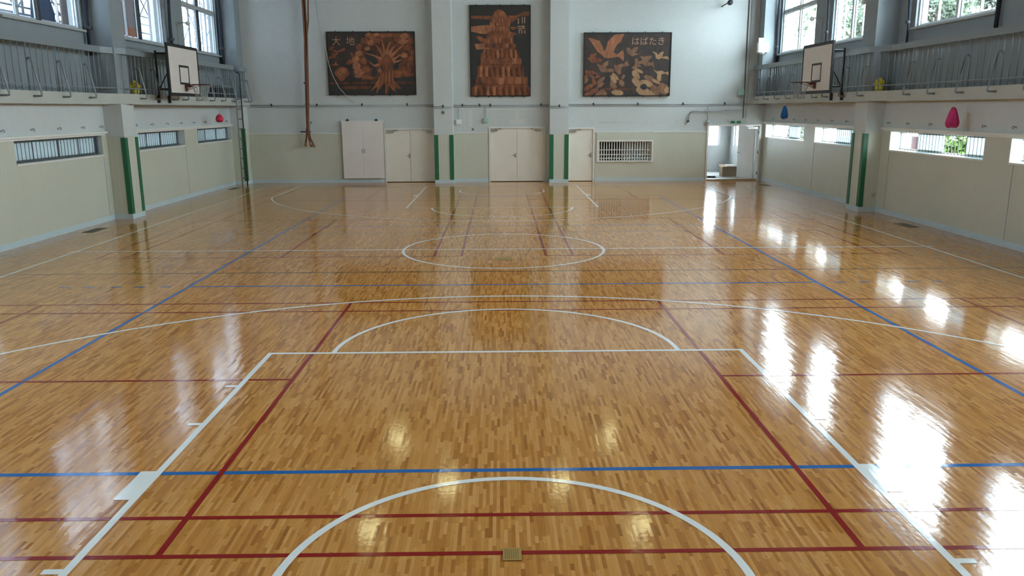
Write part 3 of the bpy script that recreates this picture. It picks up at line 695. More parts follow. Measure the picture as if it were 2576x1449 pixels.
# ------------------------------------------------------------------ basketball hoops
def hoop(s, y0, y1, lab):
    yc = (y0+y1)/2; xb = 7.85; z0, z1 = 2.80, 3.98
    t = thing('basketball_hoop', lab, 'basketball hoop', (s*xb, yc, z0), 'side basketball hoops')
    m = MB(); m.box(s*xb, s*(xb+.03), y0, y1, z0, z1); bd = m.build('backboard', MT['bb'], t)
    m = MB(); e = .055; x1, x2 = s*(xb-.006), s*(xb+.036)
    m.box(x1, x2, y0-.02, y1+.02, z0-.02, z0+e); m.box(x1, x2, y0-.02, y1+.02, z1-e, z1+.02); m.box(x1, x2, y0-.02, y0+e*.8, z0+e, z1-e); m.box(x1, x2, y1-e*.8, y1+.02, z0+e, z1-e)
    tag(m.build('border', MT['black'], bd), 'black board edge')
    m = MB(); a, b, c, d = yc-.33, yc+.30, 3.06, 3.52; x1, x2 = s*(xb-.005), s*xb; e = .05
    m.box(x1, x2, a, b, c, c+e); m.box(x1, x2, a, b, d-e, d); m.box(x1, x2, a, a+e, c+e, d-e); m.box(x1, x2, b-e, b, c+e, d-e)
    tag(m.build('target_square', MT['black'], bd), 'black target square')
    rx = xb-.38; R = .225
    m = MB(); m.tube([(s*(rx+R*math.cos(k*PI/16)), yc+R*math.sin(k*PI/16), 3.06) for k in range(33)], .011, 6); m.box(s*(xb-.16), s*(xb-.006), yc-.06, yc+.06, 3.0, 3.065)
    m.box(s*(xb-.03), s*(xb-.006), yc-.06, yc+.06, 2.90, 3.0)
    m.tube([(s*(xb-.02), yc-.05, 2.93), (s*(rx+.08), yc-.20, 3.05)], .008, 6); m.tube([(s*(xb-.02), yc+.05, 2.93), (s*(rx+.08), yc+.20, 3.05)], .008, 6)
    tag(m.build('rim', MT['rim'], t), 'rust red ring with brackets')
    m = MB(); n = 12; lev = [(R, 3.05), (.19, 2.95), (.155, 2.85), (.135, 2.76), (.14, 2.66)]
    for k in range(n):
        for d in (1, -1):
            m.tube([(s*(rx+r*math.cos(2*PI*(k+d*.5*i)/n)), yc+r*math.sin(2*PI*(k+d*.5*i)/n), z) for i, (r, z) in enumerate(lev)], .0045, 4)
    m.build('net', MT['net'], t)
    m = MB()
    for y in (yc-.35, yc+.30):
        m.box(s*8.36, s*8.40, y-.018, y+.018, 2.62, 3.86)
        m.tube([(s*8.36, y, 3.80), (s*(xb+.03), y, 3.80)], .022, 8); m.tube([(s*8.36, y, 2.95), (s*(xb+.03), y, 2.95)], .022, 8); m.tube([(s*8.36, y, 2.95), (s*(xb+.03), y, 3.75)], .014, 6)
    m.box(s*8.34, s*8.39, yc-.34, yc+.29, 3.78, 3.82); m.box(s*8.34, s*8.39, yc-.34, yc+.29, 2.93, 2.97)
    for y in (yc-.35, yc+.30): m.box(s*8.40, s*8.419, y-.05, y+.05, 2.62, 2.80)
    tag(m.build('support_frame', MT['dark'], t), 'dark steel support frame')
    return t
hoop(-1, 5.62, 7.56, 'basketball hoop with white backboard on the left balcony'); hoop(1, 5.56, 7.46, 'basketball hoop with white backboard on the right balcony')

# ------------------------------------------------------------------ tassels, ropes, yellow bundles
def tassel(x, y, ztop, zbot, r, mt, lab, zs):
    t = thing('hanging_tassel', lab, 'tassel', (x, y, zbot), 'jump target tassels hung from the balconies')
    m = MB(); m.tube([(x, y, zs), (x, y, ztop-.01)], .004, 5); m.build('string', MT['string'], t)
    m = MB(); h = ztop-zbot; n = 30
    prof = [(0, .7), (.06, .9), (.2, 1), (.4, .88), (.62, .68), (.82, .47), (.94, .3), (1, .12)] if h/r > 2.9 else [(0, .45), (.1, .8), (.3, 1.0), (.55, .95), (.78, .66), (.92, .35), (1, .07)]
    m.lathe((x, y, zbot), [(q*r*.93, f*h) for f, q in prof], 20)
    for k in range(n):
        a = 2*PI*k/n; c, s_ = math.cos(a), math.sin(a); q = random.uniform(.94, 1.06)
        pts = [(x+c*r*v*q, y+s_*r*v*q, zbot+f*h+(random.uniform(-.02, .02) if f == 0 else 0)) for f, v in prof]
        m.tube(pts, .01, 4, rr=[.008]+[.012]*(len(prof)-3)+[.008, .005])
    m.build('tassel', MT[mt], t, smooth=True)
tassel(-8.425, 10.58, 2.32, 2.10, .105, 'red', 'round red tassel hanging on a string below the left balcony', 2.584)
tassel(8.266, 9.80, 2.50, 2.14, .095, 'blue', 'blue tassel hanging on a string below the right balcony near the open door', 2.694)
tassel(8.53, 1.30, 2.44, 2.07, .112, 'pink', 'pink tassel hanging on a string below the right balcony in the foreground', 2.694)
t = thing('climbing_ropes', 'bundle of brown climbing ropes hanging tied together by the left of the far wall', 'rope', (-6.45, 13.3, 1.2))
for k in range(5):
    a = 2*PI*k/5; c, s_ = math.cos(a), math.sin(a); q = .042; pts = []; off = k*.05
    top = Vector((-6.33+.03*c, 13.20+.03*s_, 8.3))
    if k == 4: pts = [(-6.17, 13.22, 8.3), (-6.19, 13.25, 5.9), (-6.22, 13.28, 5.3), (-6.30, 13.3, 4.8)]
    else: pts = [top, (-6.33+q*c, 13.25+q*s_, 5.9), (-6.335+q*c, 13.28+q*s_, 4.8)]
    pts += [(-6.385+q*c, 13.32+q*s_, 3.6), (-6.42+q*c, 13.34+q*s_, 2.75), (-6.455+q*c*.6, 13.34+q*s_*.6, 1.80), (-6.46+.08*c, 13.34+.04*s_, 1.50), (-6.43+.15*c, 13.33+.05*s_, 1.27+off*.4)]
    m = MB(); m.tube(pts, .026, 8); rp = m.build('rope', MT['rope'], t, smooth=True)
    e = Vector(pts[-1]); m = MB(); m.tube([e+Vector((0, 0, .03)), e+Vector((.01*c, 0, -.03)), e+Vector((.02*c, 0, -.07))], .04, 8, rr=[.032, .05, .034]); m.build('rope_end', MT['ropelt'], rp)
for z, x, r in ((2.62, -6.425, .075), (1.80, -6.455, .068), (3.30, -6.47, .035)):
    m = MB(); m.lathe((x, 13.34, z-.03), [(r, 0), (r*1.1, .03), (r, .06)], 14); m.build('tie', MT['rope'], t)
m = MB(); m.box(-6.76, -6.42, 13.60, 13.635, 1.70, 1.735); m.tube([(-6.44, 13.43, 1.80), (-6.40, 13.62, 2.02)], .006, 5)
m.lathe((-6.40, 13.63, 2.02), [(.02, -.03), (.02, .018)], 10, 'Y')
tag(m.build('rope_hook', MT['dark'], None, (-6.5, 13.62, 1.7)), 'dark wall hook and cord that tie back the climbing ropes', 'hook')
def bundle(x, y, z, r, lab, sx=.7):
    t = thing('yellow_bundle', lab, 'bundle', (x, y, z), 'yellow plastic bundles on the balconies')
    m = MB(); n = 46
    m.lathe((x, y, z), [(r*.6, 0), (r*.85, r*.3), (r*.75, r*.8), (r*.4, r*1.15), (r*.1, r*1.25)], 16)
    for k in range(n):
        a, b = random.uniform(0, 2*PI), random.uniform(.1, PI/2); d = Vector((math.cos(a)*math.sin(b), math.sin(a)*math.sin(b), math.cos(b)*1.0+.1))
        p = Vector((x, y, z+.12)); m.tube([p+d*r*.3, p+d*r*.8+Vector((0, 0, .02)), p+d*r*random.uniform(.95, 1.12)], .02, 4, rr=[.03, .022, .01])
    for v in m.bm.verts: v.co.x = x+(v.co.x-x)*sx; v.co.z = max(v.co.z, z)
    m.build('strips', MT['yellow'], t)
    m = MB(); m.lathe((x, y, z+r*1.1), [(r*.2, 0), (r*.22, .03), (r*.12, .05)], 10); m.build('knot', MT['yellow'], t)
bundle(-8.60, 5.42, 2.812, .17, 'yellow plastic tassel bundle lying on the left balcony by the pillar')
bundle(8.68, 4.80, 2.812, .15, 'yellow plastic tassel bundle lying on the right balcony by the pillar')

# ------------------------------------------------------------------ curtains, brackets, hooks
def curtain(s, y, z0, lab, r=.07):
    t = thing('curtain', lab, 'curtain', (s*8.99, y, z0), 'bunched black curtains beside the high windows')
    m = MB(); pts, rr = [], []
    for i in range(15):
        f = i/14; z = z0+(7.2-z0)*f; pts.append((s*(8.99+.012*math.sin(9*f)), y+.02*math.sin(7*f+y), z)); rr.append(r*(.75+.25*math.sin(5*f+y)+.15*f))
    m.tube(pts, r, 10, rr=rr); m.build('cloth', MT['curtain'], t, smooth=True)
    m = MB(); zt = z0+.55; m.lathe((s*8.99, y, zt), [(r*1.08, 0), (r*1.12, .03), (r*1.08, .06)], 12); m.build('tieback', MT['dark'], t)
    m = MB(); m.tube([(s*8.99, y-.15, 7.22), (s*8.99, y+.15, 7.22)], .015, 6); m.tube([(s*8.99, y, 7.22), (s*9.099, y, 7.22)], .012, 6); m.build('curtain_rod', MT['grey'], t)
curtain(-1, 4.32, 3.62, 'black bunched curtain in front of the left middle pillar, high up')
curtain(-1, 8.92, 3.75, 'black bunched curtain behind the left hoop, between two high windows')
curtain(-1, 13.02, 3.80, 'black bunched curtain by the far left corner')
curtain(1, 13.02, 3.80, 'thin black curtain by the far right corner', .05)
curtain(1, 8.95, 3.9, 'black bunched curtain behind the right hoop, between two high windows', .05)
curtain(1, 4.36, 3.7, 'black bunched curtain in front of the right middle pillar, high up', .05)
curtain(1, 1.02, 3.85, 'black bunched curtain nearest the camera on the right', .04)
def bracket(s, y, z, lab):
    t = thing('wall_bracket', lab, 'wall bracket', (s*9.1, y, z), 'ball-ended brackets between the high windows')
    m = MB(); m.lathe((s*9.085, y, z), [(.05, -.014), (.05, .014)], 14, 'X'); m.tube([(s*9.09, y, z), (s*8.93, y, z+.02), (s*8.80, y, z+.01)], .016, 8); m.build('arm', MT['grey'], t, smooth=True)
    m = MB(); m.lathe((s*8.78, y, z-.06), [(.02, 0), (.055, .025), (.065, .06), (.055, .095), (.02, .12)], 14); m.build('knob', MT['trimw'], t, smooth=True)
    m = MB(); m.tube([(s*9.085, y+.03, z-.05), (s*9.085, y+.03, 3.0)], .010, 6); m.build('cable', MT['grey'], t)
bracket(-1, 5.50, 4.95, 'ball-ended bracket beside the left middle pillar'); bracket(-1, 9.65, 4.82, 'ball-ended bracket between the far high windows on the left')
bracket(1, 6.22, 4.93, 'ball-ended bracket beside the right middle pillar'); bracket(1, 9.55, 4.89, 'ball-ended bracket between the far high windows on the right')
def hookset(s, X, ys, lab):
    t = thing('wall_hook', lab, 'hook', (s*X, ys[0], 2.09), lab)
    m = MB(); m.lathe((s*(X-.004), ys[0], 2.09), [(.022, -.0035), (.022, .0035)], 10, 'X'); m.build('back_plate', MT['grey'], t)
    m = MB(); m.tube([(s*(X-.008), ys[0], 2.09), (s*(X-.03), ys[0], 2.09)]+[(s*(X-.052+.022*math.cos(k*PI/6)), ys[0], 2.09+.022*math.sin(k*PI/6)) for k in range(1, 11)], .0055, 6); m.build('hook', MT['dark'], t)
    for y in ys[1:]: dup(t, (0, y-ys[0], 0))
hookset(-1, XL, [0.55, 1.5, 2.45, 3.4, 4.2, 5.95, 6.9, 7.85, 8.8, 9.75, 10.7, 11.65, 12.6], 'small dark hook in the row above the low windows of the left wall')
hookset(1, XR, [0.0, .9, 1.85, 2.8, 3.75, 4.65, 6.0, 6.95, 7.9, 8.85, 9.8, 10.75, 11.7, 12.65], 'small dark hook in the row above the low windows of the right wall')

# ------------------------------------------------------------------ relief panels on the far wall
YP = 13.585
def relief(name_lab, x0, x1, z0, z1, pxbox, layers, group='copper relief panels on the far wall'):
    t = thing('relief_panel', name_lab, 'relief panel', ((x0+x1)/2, YP, z0), group)
    m = MB(); m.box(x0, x1, YP, YB-.0005, z0, z1); m.build('backing', MT['panelbg'], t)
    m = MB(); e = .022; a, b = YP-.022, YP+.03
    m.box(x0-e, x1+e, a, b, z0-e, z0); m.box(x0-e, x1+e, a, b, z1, z1+e); m.box(x0-e, x0, a, b, z0, z1); m.box(x1, x1+e, a, b, z0, z1)
    m.build('frame', MT['black'], t)
    m = MB()
    for i in range(5):
        x = x0+(x1-x0)*(i+.5)/5
        for z, d in ((z1+e, 1), (z0-e, -1)): m.box(x-.012, x+.012, YP, YP+.03, z, z+d*.03)
    m.build('mounting_clip', MT['black'], t)
    tl, tr, br, bl = pxbox
    def mp(p):
        v = (p[1]-(tl[1]+tr[1])/2)/((bl[1]+br[1])/2-(tl[1]+tr[1])/2)
        xl = tl[0]+(bl[0]-tl[0])*v; xr = tr[0]+(br[0]-tr[0])*v
        u = (p[0]-xl)/(xr-xl); u = min(max(u, .004), .996); v = min(max(v, .004), .996)
        return x0+(x1-x0)*u, z1-(z1-z0)*v
    m = MB()
    mats = ['cop1', 'cop2', 'cop3', 'tan1', 'tan2', 'panelbg', 'copb']
    for i, (mt, poly) in enumerate(layers):
        m.mi = mats.index(mt); d = .003+.00025*i
        q = [mp(p) for p in poly]
        m.prism([(x, YP-d, z) for x, z in q], (0, d, 0))
    m.build('carved_picture', [MT[k] for k in mats], t)
    return t, mp
def blob(cx, cy_, rx, ry, n=14, a=0.0, j=.12):
    return [(cx+math.cos(a)*rx*math.cos(k)*q-math.sin(a)*ry*math.sin(k)*q, cy_+math.sin(a)*rx*math.cos(k)*q+math.cos(a)*ry*math.sin(k)*q) for k, q in [(2*PI*i/n, 1+random.uniform(-j, j)) for i in range(n)]]
def stroke(pts, w0, w1):
    L, R_ = [], []; n = len(pts)
    for i, p in enumerate(pts):
        a = Vector(pts[max(0, i-1)]); b = Vector(pts[min(n-1, i+1)]); d = (b-a).normalized(); q = Vector((-d.y, d.x))*(w0+(w1-w0)*i/(n-1))/2
        L.append((p[0]+q.x, p[1]+q.y)); R_.append((p[0]-q.x, p[1]-q.y))
    return L+R_[::-1]
def text_mesh(body, size, parent, x, y, z, sx=1.0):
    c = bpy.data.curves.new('lettering', 'FONT'); c.body = body; c.size = size; c.extrude = .003; c.align_x = 'CENTER'; c.align_y = 'CENTER'; c.offset = -.002
    o = bpy.data.objects.new('lettering_tmp', c); COL.objects.link(o)
    dg = bpy.context.evaluated_depsgraph_get(); me = bpy.data.meshes.new_from_object(o.evaluated_get(dg)); bpy.data.objects.remove(o)
    me.materials.clear(); me.materials.append(MT['letter'])
    ob = bpy.data.objects.new('lettering', me); COL.objects.link(ob); ob.parent = parent
    ob.location = Vector((x, y, z))-ORG[parent.name]; ob.rotation_euler = (PI/2, 0, 0); ob.scale = (sx, 1, 1)
    return ob
# tree relief
Ls = []
Ls.append(('copb', [(30,100),(820,100),(640,370),(560,640),(420,780),(560,1080),(1840,1080),(1860,1190),(80,1190)]))
Ls.append(('cop1', [(850,95),(1740,95),(1805,200),(1825,420),(1835,700),(1850,1010),(1640,1030),(1400,1050),(1080,1060),(930,1085),(760,1080),(620,1015),(560,940),(575,740),(430,785),(445,680),(560,600),(610,500),(640,370),(720,300),(740,220),(830,170)]))
for cx, cy_, rx, ry in [(870,135,62,48),(800,250,82,68),(690,385,66,72),(690,520,80,60),(510,690,80,42),(620,640,80,70),(640,790,85,85),(700,910,110,70),(830,860,90,60),(680,1000,85,42),(830,1020,100,40),(930,1045,60,28),(950,180,80,60),(1050,130,70,34),(1180,150,80,40),(930,300,75,60),(860,420,60,40),(1330,140,80,36),(1470,140,90,42),(1620,160,95,60),(1740,260,62,70),(1600,280,95,60),(1690,400,90,60),(1770,500,55,60),(1760,640,62,62),(1750,760,70,60),(1680,860,120,60),(1560,930,140,50),(1720,970,110,45),(1480,1010,90,30),(1620,560,70,60),(1480,230,70,50),(1060,260,70,50),(790,680,70,70)]:
    Ls.append((random.choice(['cop2','cop2','cop3']), blob(cx, cy_, rx, ry)))
for p in ((910,560,95,110),(980,720,80,120),(1010,920,55,100),(1480,660,85,90),(1450,800,70,60)): Ls.append(('panelbg', blob(*p)))
for a in ([(1180,640),(1100,480),(1020,380),(960,330)],[(1225,600),(1190,430),(1165,300),(1150,230)],[(1265,580),(1270,440),(1310,330),(1345,260)],[(1310,600),(1360,470),(1430,370),(1470,330)],[(1345,640),(1450,500),(1530,410),(1620,350)],[(1380,700),(1470,600),(1560,540),(1600,470)],[(1150,700),(1040,600),(930,545),(830,520)],[(1130,800),(1020,790),(950,730),(890,690)],[(1400,740),(1480,700),(1560,670)]):
    Ls.append(('cop2', stroke(a, 34, 8)))
    Ls.append(('cop1', stroke([(q[0]+14, q[1]+4) for q in a], 14, 5)))
Ls.append(('cop2', [(1090,620),(1200,560),(1330,560),(1420,650),(1390,850),(1400,1050),(1450,1190),(1600,1300),(1440,1250),(1470,1370),(1350,1230),(1330,1110),(1290,1390),(1240,1390),(1240,1150),(1185,1200),(1060,1380),(1100,1210),(920,1350),(1070,1130),(1130,1000),(1100,800)]))
for a in ([(1180,600),(1120,450),(1020,330)],[(1220,560),(1190,380),(1150,240)],[(1260,540),(1280,400),(1340,270)],[(1300,560),(1370,430),(1440,350)],[(1340,600),(1450,480),(1610,340)],[(1380,660),(1480,600),(1560,540)],[(1160,640),(1000,570),(830,520)],[(1120,760),(1000,780),(890,690)],[(1400,700),(1500,690),(1580,650)]):
    Ls.append(('cop3', stroke(a, 60, 14)))
for a in ([(1190,950),(1180,1180)],[(1255,920),(1250,1370)],[(1320,900),(1330,1200),(1420,1320)],[(1390,880),(1400,1100),(1560,1260)],[(1130,1010),(1050,1180),(940,1340)],[(1100,1180),(1060,1370)]): Ls.append(('cop3', stroke(a, 26, 12)))
Ls.append(('panelbg', stroke([(1150,780),(1190,900)], 30, 16))); Ls.append(('cop1', stroke([(1285,900),(1290,1380)], 16, 10))); Ls.append(('cop1', stroke([(1355,880),(1365,1150)], 16, 10))); Ls.append(('cop3', blob(1330,520,40,60))); Ls.append(('cop3', blob(1120,880,40,45)))
Ls.append(('cop2', [(185,920),(250,830),(340,800),(430,830),(490,930),(460,1010),(400,1060),(350,1110),(320,1110),(270,1050),(200,980)]))
Ls.append(('cop3', blob(340,930,90,80)))
for a in ([(340,1050),(335,840)],[(340,1000),(270,880)],[(340,1000),(410,880)]): Ls.append(('cop2', stroke(a, 14, 8)))
for p in ([(60,380),(170,370),(150,440),(240,470),(390,400),(400,450),(310,490),(200,500),(130,460),(60,470)],[(60,600),(120,560),(90,500),(140,490),(180,540),(250,490),(260,520),(190,600),(330,635),(180,620),(70,640)],[(500,500),(560,510),(580,560),(640,520),(590,620),(520,580)],[(100,770),(180,740),(215,680),(225,740),(290,770),(200,780)],[(410,750),(450,660),(560,640),(540,700),(450,760)]): Ls.append(('cop2', p))
Ls.append(('cop1', [(80,1130),(1040,1125),(1040,1170),(85,1175)])); Ls.append(('cop1', [(1450,1130),(1840,1130),(1845,1170),(1500,1170)])); Ls.append(('cop1', [(350,1215),(600,1205),(950,1210),(950,1280),(600,1285),(350,1280)]))
t, mp = relief('wide dark relief panel of a big copper tree, left on the far wall', -5.72, -2.85, 2.93, 4.92, ((12,80),(1815,75),(1875,1395),(85,1395)), Ls)
x, z = mp((360, 275)); text_mesh('大  地', .30, t, x, YP-.006, z)
# tower relief
Lt = []
Lt.append(('cop2', [(400,170),(430,110),(480,85),(540,95),(600,150),(640,230),(660,330),(660,420),(715,440),(720,590),(745,690),(800,730),(805,850),(830,940),(870,980),(885,1170),(920,1240),(970,1300),(970,1415),(70,1415),(70,1290),(120,1250),(150,1150),(165,960),(200,940),(215,760),(270,700),(290,600),(300,500),(330,380),(350,290)]))
Lt.append(('cop2', [(60,185),(330,180),(390,200),(350,240),(60,225)])); Lt.append(('cop2', [(640,180),(760,180),(860,130),(970,115),(970,180),(820,190),(690,290),(640,310)]))
Lt.append(('cop3', [(60,345),(280,325),(420,320),(420,380),(300,460),(200,455),(60,420)])); Lt.append(('cop2', [(120,495),(200,495),(330,560),(330,600),(230,600)])); Lt.append(('cop3', [(110,610),(400,600),(400,680),(300,690),(140,700)])); Lt.append(('cop2', [(660,360),(740,345),(780,375),(700,400)])); Lt.append(('cop2', [(640,430),(760,440),(770,480),(650,480)]))
rows = [(120,175,430,590,5),(215,285,400,620,5),(345,415,350,650,6),(515,600,310,720,7),(690,830,235,800,8),(960,1120,180,870,8),(1270,1415,90,960,9)]
for j, (ya, yb_, xa, xb_, n) in enumerate(rows):
    for i in range(n):
        f0 = (i+.12)/n; f1 = (i+.62)/n; k = .06
        Lt.append(('cop3' if random.random() < .55 else 'cop2', [(xa+(xb_-xa)*(f0+k*.3*(.5-f0)), ya+8), (xa+(xb_-xa)*(f1+k*.3*(.5-f1)), ya+8), (xa+(xb_-xa)*f1, yb_), (xa+(xb_-xa)*f0, yb_)]))
        g0, g1 = (i+.70)/n, (i+.92)/n
        Lt.append(('panelbg' if j > 3 and random.random() < .75 else 'cop1', [(xa+(xb_-xa)*g0, ya+15), (xa+(xb_-xa)*(g1-.02), ya+15), (xa+(xb_-xa)*g1, yb_), (xa+(xb_-xa)*(g0+.03), yb_)]))
for (ya, yb_, xa, xb_) in ((290,330,350,660),(610,670,280,750),(840,930,210,830),(1130,1240,130,920)):
    for i in range(9):
        f = i/9; a = xa+(xb_-xa)*f; b = xa+(xb_-xa)*(f+.13); o = random.uniform(-10, 10)
        Lt.append((random.choice(['cop2','cop2','cop3','cop1']), [(a, ya+o), (b, ya+o*.6), (b, yb_+o), (a, yb_+o*.5)]))
t, mp = relief('tall dark relief panel of a copper tower under clouds, centre of the far wall', -1.00, .97, 2.87, 5.74, ((42,30),(975,30),(970,1420),(60,1420)), Lt)
m = MB()
for (xa, ya, xb_, yb_) in ((785,225,800,310),(848,205,860,300),(884,200,897,300),(780,340,895,352),(860,325,872,385),(785,368,900,380),(800,400,812,455),(838,410,850,455),(884,405,898,455),(795,395,850,405)):
    (a, b), (c, d) = mp((xa, ya)), mp((xb_, yb_)); m.box(a, c, YP-.010, YP-.002, d, b)
m.build('lettering', MT['letter'], t)
# birds relief
Lb = [('copb', [(95,95),(1860,90),(1810,1340),(80,1340)])]
Lb.append(('cop3', [(160,170),(250,175),(400,230),(450,330),(480,420),(510,440),(545,330),(570,240),(640,170),(720,100),(910,90),(860,180),(840,250),(760,300),(720,370),(680,470),(760,510),(870,420),(895,480),(900,560),(885,650),(840,600),(780,560),(640,580),(560,590),(480,570),(430,510),(360,460),(300,370),(250,290)]))
Lb.append(('cop2', [(140,580),(200,570),(210,500),(340,480),(310,560),(400,590),(450,610),(440,660),(330,680),(240,690)]))
Lb.append(('tan1', [(330,690),(440,740),(460,700),(520,660),(580,640),(570,720),(510,800),(690,810),(700,870),(560,880),(440,880),(400,830)]))
Lb.append(('tan1', [(690,720),(740,740),(850,700),(960,720),(1000,740),(860,770),(830,830),(830,920),(780,930),(720,860)]))
Lb.append(('tan1', [(945,360),(1030,390),(1060,430),(1090,370),(1190,350),(1170,430),(1120,490),(1220,500),(1080,550),(1030,540),(960,460)]))
Lb.append(('tan1', [(1230,540),(1300,560),(1400,540),(1490,540),(1420,620),(1380,660),(1460,690),(1500,650),(1520,800),(1470,740),(1340,760),(1270,700),(1180,720),(1120,740),(1120,620),(1160,580),(1190,650),(1280,640)]))
Lb.append(('tan2', [(1470,440),(1570,480),(1600,530),(1640,470),(1720,450),(1680,560),(1800,550),(1825,620),(1680,590),(1600,620),(1550,590),(1540,520)]))
Lb.append(('tan2', [(1490,820),(1560,860),(1690,850),(1720,890),(1810,870),(1815,950),(1740,910),(1660,930),(1660,1060),(1610,1075),(1570,1020),(1580,920)]))
for p in ((1140,940,55,100,-.6),(1170,1110,60,130,-.8),(1420,1020,50,110,-1.05),(1370,1120,55,130,-1.2),(1200,850,30,90,-1.1),(1560,1080,30,90,-1.1),(1530,1260,70,110,-.6),(1680,1260,60,110,-.7),(1330,1310,80,190,-1.15),(670,1030,45,90,-.6),(660,1140,50,120,-.6),(720,970,30,90,-.7),(850,1110,45,70,-.5),(880,980,25,50,.5),(760,1310,110,55,0.1),(240,970,60,25,.6),(350,970,40,30,-.3),(280,1080,35,70,-.4),(420,1050,90,35,-.7),(410,1150,80,35,-.6),(110,980,60,30,-.8),(120,1060,60,30,-.9),(150,1200,110,45,-.5),(220,1300,150,45,-.5),(400,1310,100,40,-.6),(480,1330,60,50,.4),(1730,1180,40,110,-1.0),(1780,1260,50,60,.3)):
    Lb.append((random.choice(['tan1','tan2','tan2']) if p[0] > 550 else random.choice(['cop2','tan1']), blob(p[0], p[1], p[2]*1.18, p[3]*1.12, 14, p[4], .05)))
for p in ((980,930,60,150),(560,1050,60,120),(1300,1190,70,60)): Lb.append(('panelbg', blob(*p)))
Lb.append(('tan1', [(1050,780),(1180,700),(1260,760),(1150,790),(1120,860)])); Lb.append(('cop2', [(100,830),(260,850),(380,920),(250,930),(110,910)])); Lb.append(('tan1', [(900,690),(960,640),(1000,740),(940,760)]))
for p in ((900,1230,200,30),(560,1230,120,25)): Lb.append(('cop1', blob(*p)))
t, mp = relief('wide dark relief panel of flying copper birds, right on the far wall', 2.77, 5.64, 2.86, 4.87, ((90,75),(1870,65),(1820,1360),(65,1385)), Lb)
x, z = mp((1400, 250)); text_mesh('はばたき', .285, t, x, YP-.006, z)

# ------------------------------------------------------------------ fittings on the far wall
def pipe_run(x0, x1, y, z, name, lab, clamps):
    t = thing(name, lab, 'conduit', ((x0+x1)/2, y, z))
    m = MB(); m.tube([(x0, y, z), (x1, y, z)], .014, 8); m.build('pipe', MT['grey'], t, smooth=True)
    m = MB(); m.tube([(x0, y+.008, z-.055), (x1, y+.008, z-.055)], .010, 8); m.build('pipe', MT['grey'], t, smooth=True)
    for c in clamps:
        m = MB(); m.box(c-.02, c+.02, y-.02, y+.022, z-.03, z+.055); m.build('clamp', MT['dark'], t)
pipe_run(-8.4, -2.24, YB-.024, 2.585, 'wall_conduit', 'grey conduit pair along the far wall under the tree relief', [-7.69, -6.17, -4.66, -3.15])
pipe_run(-1.60, 1.61, YB-.024, 2.56, 'wall_conduit', 'grey conduit pair along the far wall under the tower relief', [-1.30, -.72, -.36, 1.35])
pipe_run(2.25, 8.38, YB-.024, 2.575, 'wall_conduit', 'grey conduit pair along the far wall under the birds relief', [3.11, 4.61, 6.14, 7.55])
for x0, x1, lab, c in ((-2.23, -1.61, 'short conduit across the left pillar of the far wall', -1.92), (1.62, 2.24, 'short conduit across the right pillar of the far wall', 1.93)):
    pipe_run(x0, x1, 13.20-.024, 2.52, 'wall_conduit', lab, [c])
def swbox(x, z, w, h, mt, ztop, lab):
    t = thing('switch_box', lab, 'switch box', (x, YB-.06, z), 'switch boxes on the far wall')
    m = MB(); m.box(x-w/2, x+w/2, YB-.09, YB-.0005, z, z+h); m.build('box_body', MT[mt], t, bevel=.004)
    m = MB(); m.box(x-w/2+.02, x+w/2-.02, YB-.097, YB-.09, z+.03, z+h-.03); m.build('cover', MT[mt], t)
    m = MB(); m.tube([(x, YB-.03, z+h), (x, YB-.03, ztop)], .012, 6); m.build('riser', MT['grey'], t)
swbox(-1.43, 1.93, .17, .17, 'trimw', 2.49, 'white switch box on the far wall right of the left pillar')
swbox(-.52, 1.99, .15, .16, 'mint', 2.49, 'mint green switch box on the far wall above the middle door')
def disc(x, y, z, r, lab):
    t = thing('round_cover', lab, 'round cover', (x, y, z), 'round grey wall covers')
    m = MB(); m.lathe((x, y-.006, z), [(r, -.0055), (r, .0055)], 20, 'Y'); m.build('plate', MT['grey'], t)
    m = MB(); m.lathe((x, y-.014, z), [(r*.6, -.002), (r*.6, .002)], 16, 'Y'); m.build('cap', MT['grate'], t)
disc(-.96, YB, 1.77, .05, 'small round grey cover on the far wall left of the middle door'); disc(-1.93, 13.20, 2.33, .075, 'round grey cover on the left pillar of the far wall')
t = thing('vent_pipe', 'grey bent pipe on the far wall to the left above the open door', 'pipe', (6.4, YB-.04, 2.0))
m = MB(); m.tube([(6.33, YB-.05, 2.03), (6.35, YB-.05, 2.22), (6.39, YB-.05, 2.31), (6.48, YB-.05, 2.345), (8.1, YB-.05, 2.36)], .022, 10); m.build('pipe', MT['grey'], t, smooth=True)
m = MB(); m.lathe((6.33, YB-.05, 1.98), [(.04, 0), (.04, .05)], 12); m.build('end_fitting', MT['dark'], t)
for x in (6.9, 7.6):
    m = MB(); m.box(x-.015, x+.015, YB-.08, YB-.0005, 2.33, 2.39); m.build('clamp', MT['grey'], t)
t = thing('wall_bell', 'grey round bell hanging on a thin conduit left of the exit sign', 'bell', (7.0, YB-.05, 1.92))
m = MB(); m.lathe((6.99, YB-.05, 1.97), [(.02, -.05), (.07, -.03), (.075, .02), (.05, .04)], 16, 'Y'); m.build('bell_body', MT['grey'], t, smooth=True)
m = MB(); m.tube([(7.0, YB-.012, 2.04), (6.99, YB-.012, 2.5)], .008, 6); m.build('riser', MT['grey'], t)
t = thing('exit_sign', 'small green and white exit sign above the open door', 'exit sign', (7.95, YB-.04, 1.95))
m = MB(); m.box(7.76, 8.14, YB-.05, YB-.0005, 1.925, 2.02); m.build('sign_body', MT['white'], t)
m = MB(); m.box(7.77, 7.91, YB-.054, YB-.05, 1.932, 2.013); m.build('green_panel', MT['exitg'], t)
m = MB(); m.box(7.98, 8.13, YB-.054, YB-.05, 1.932, 2.013); m.build('green_panel', MT['exitg'], t)
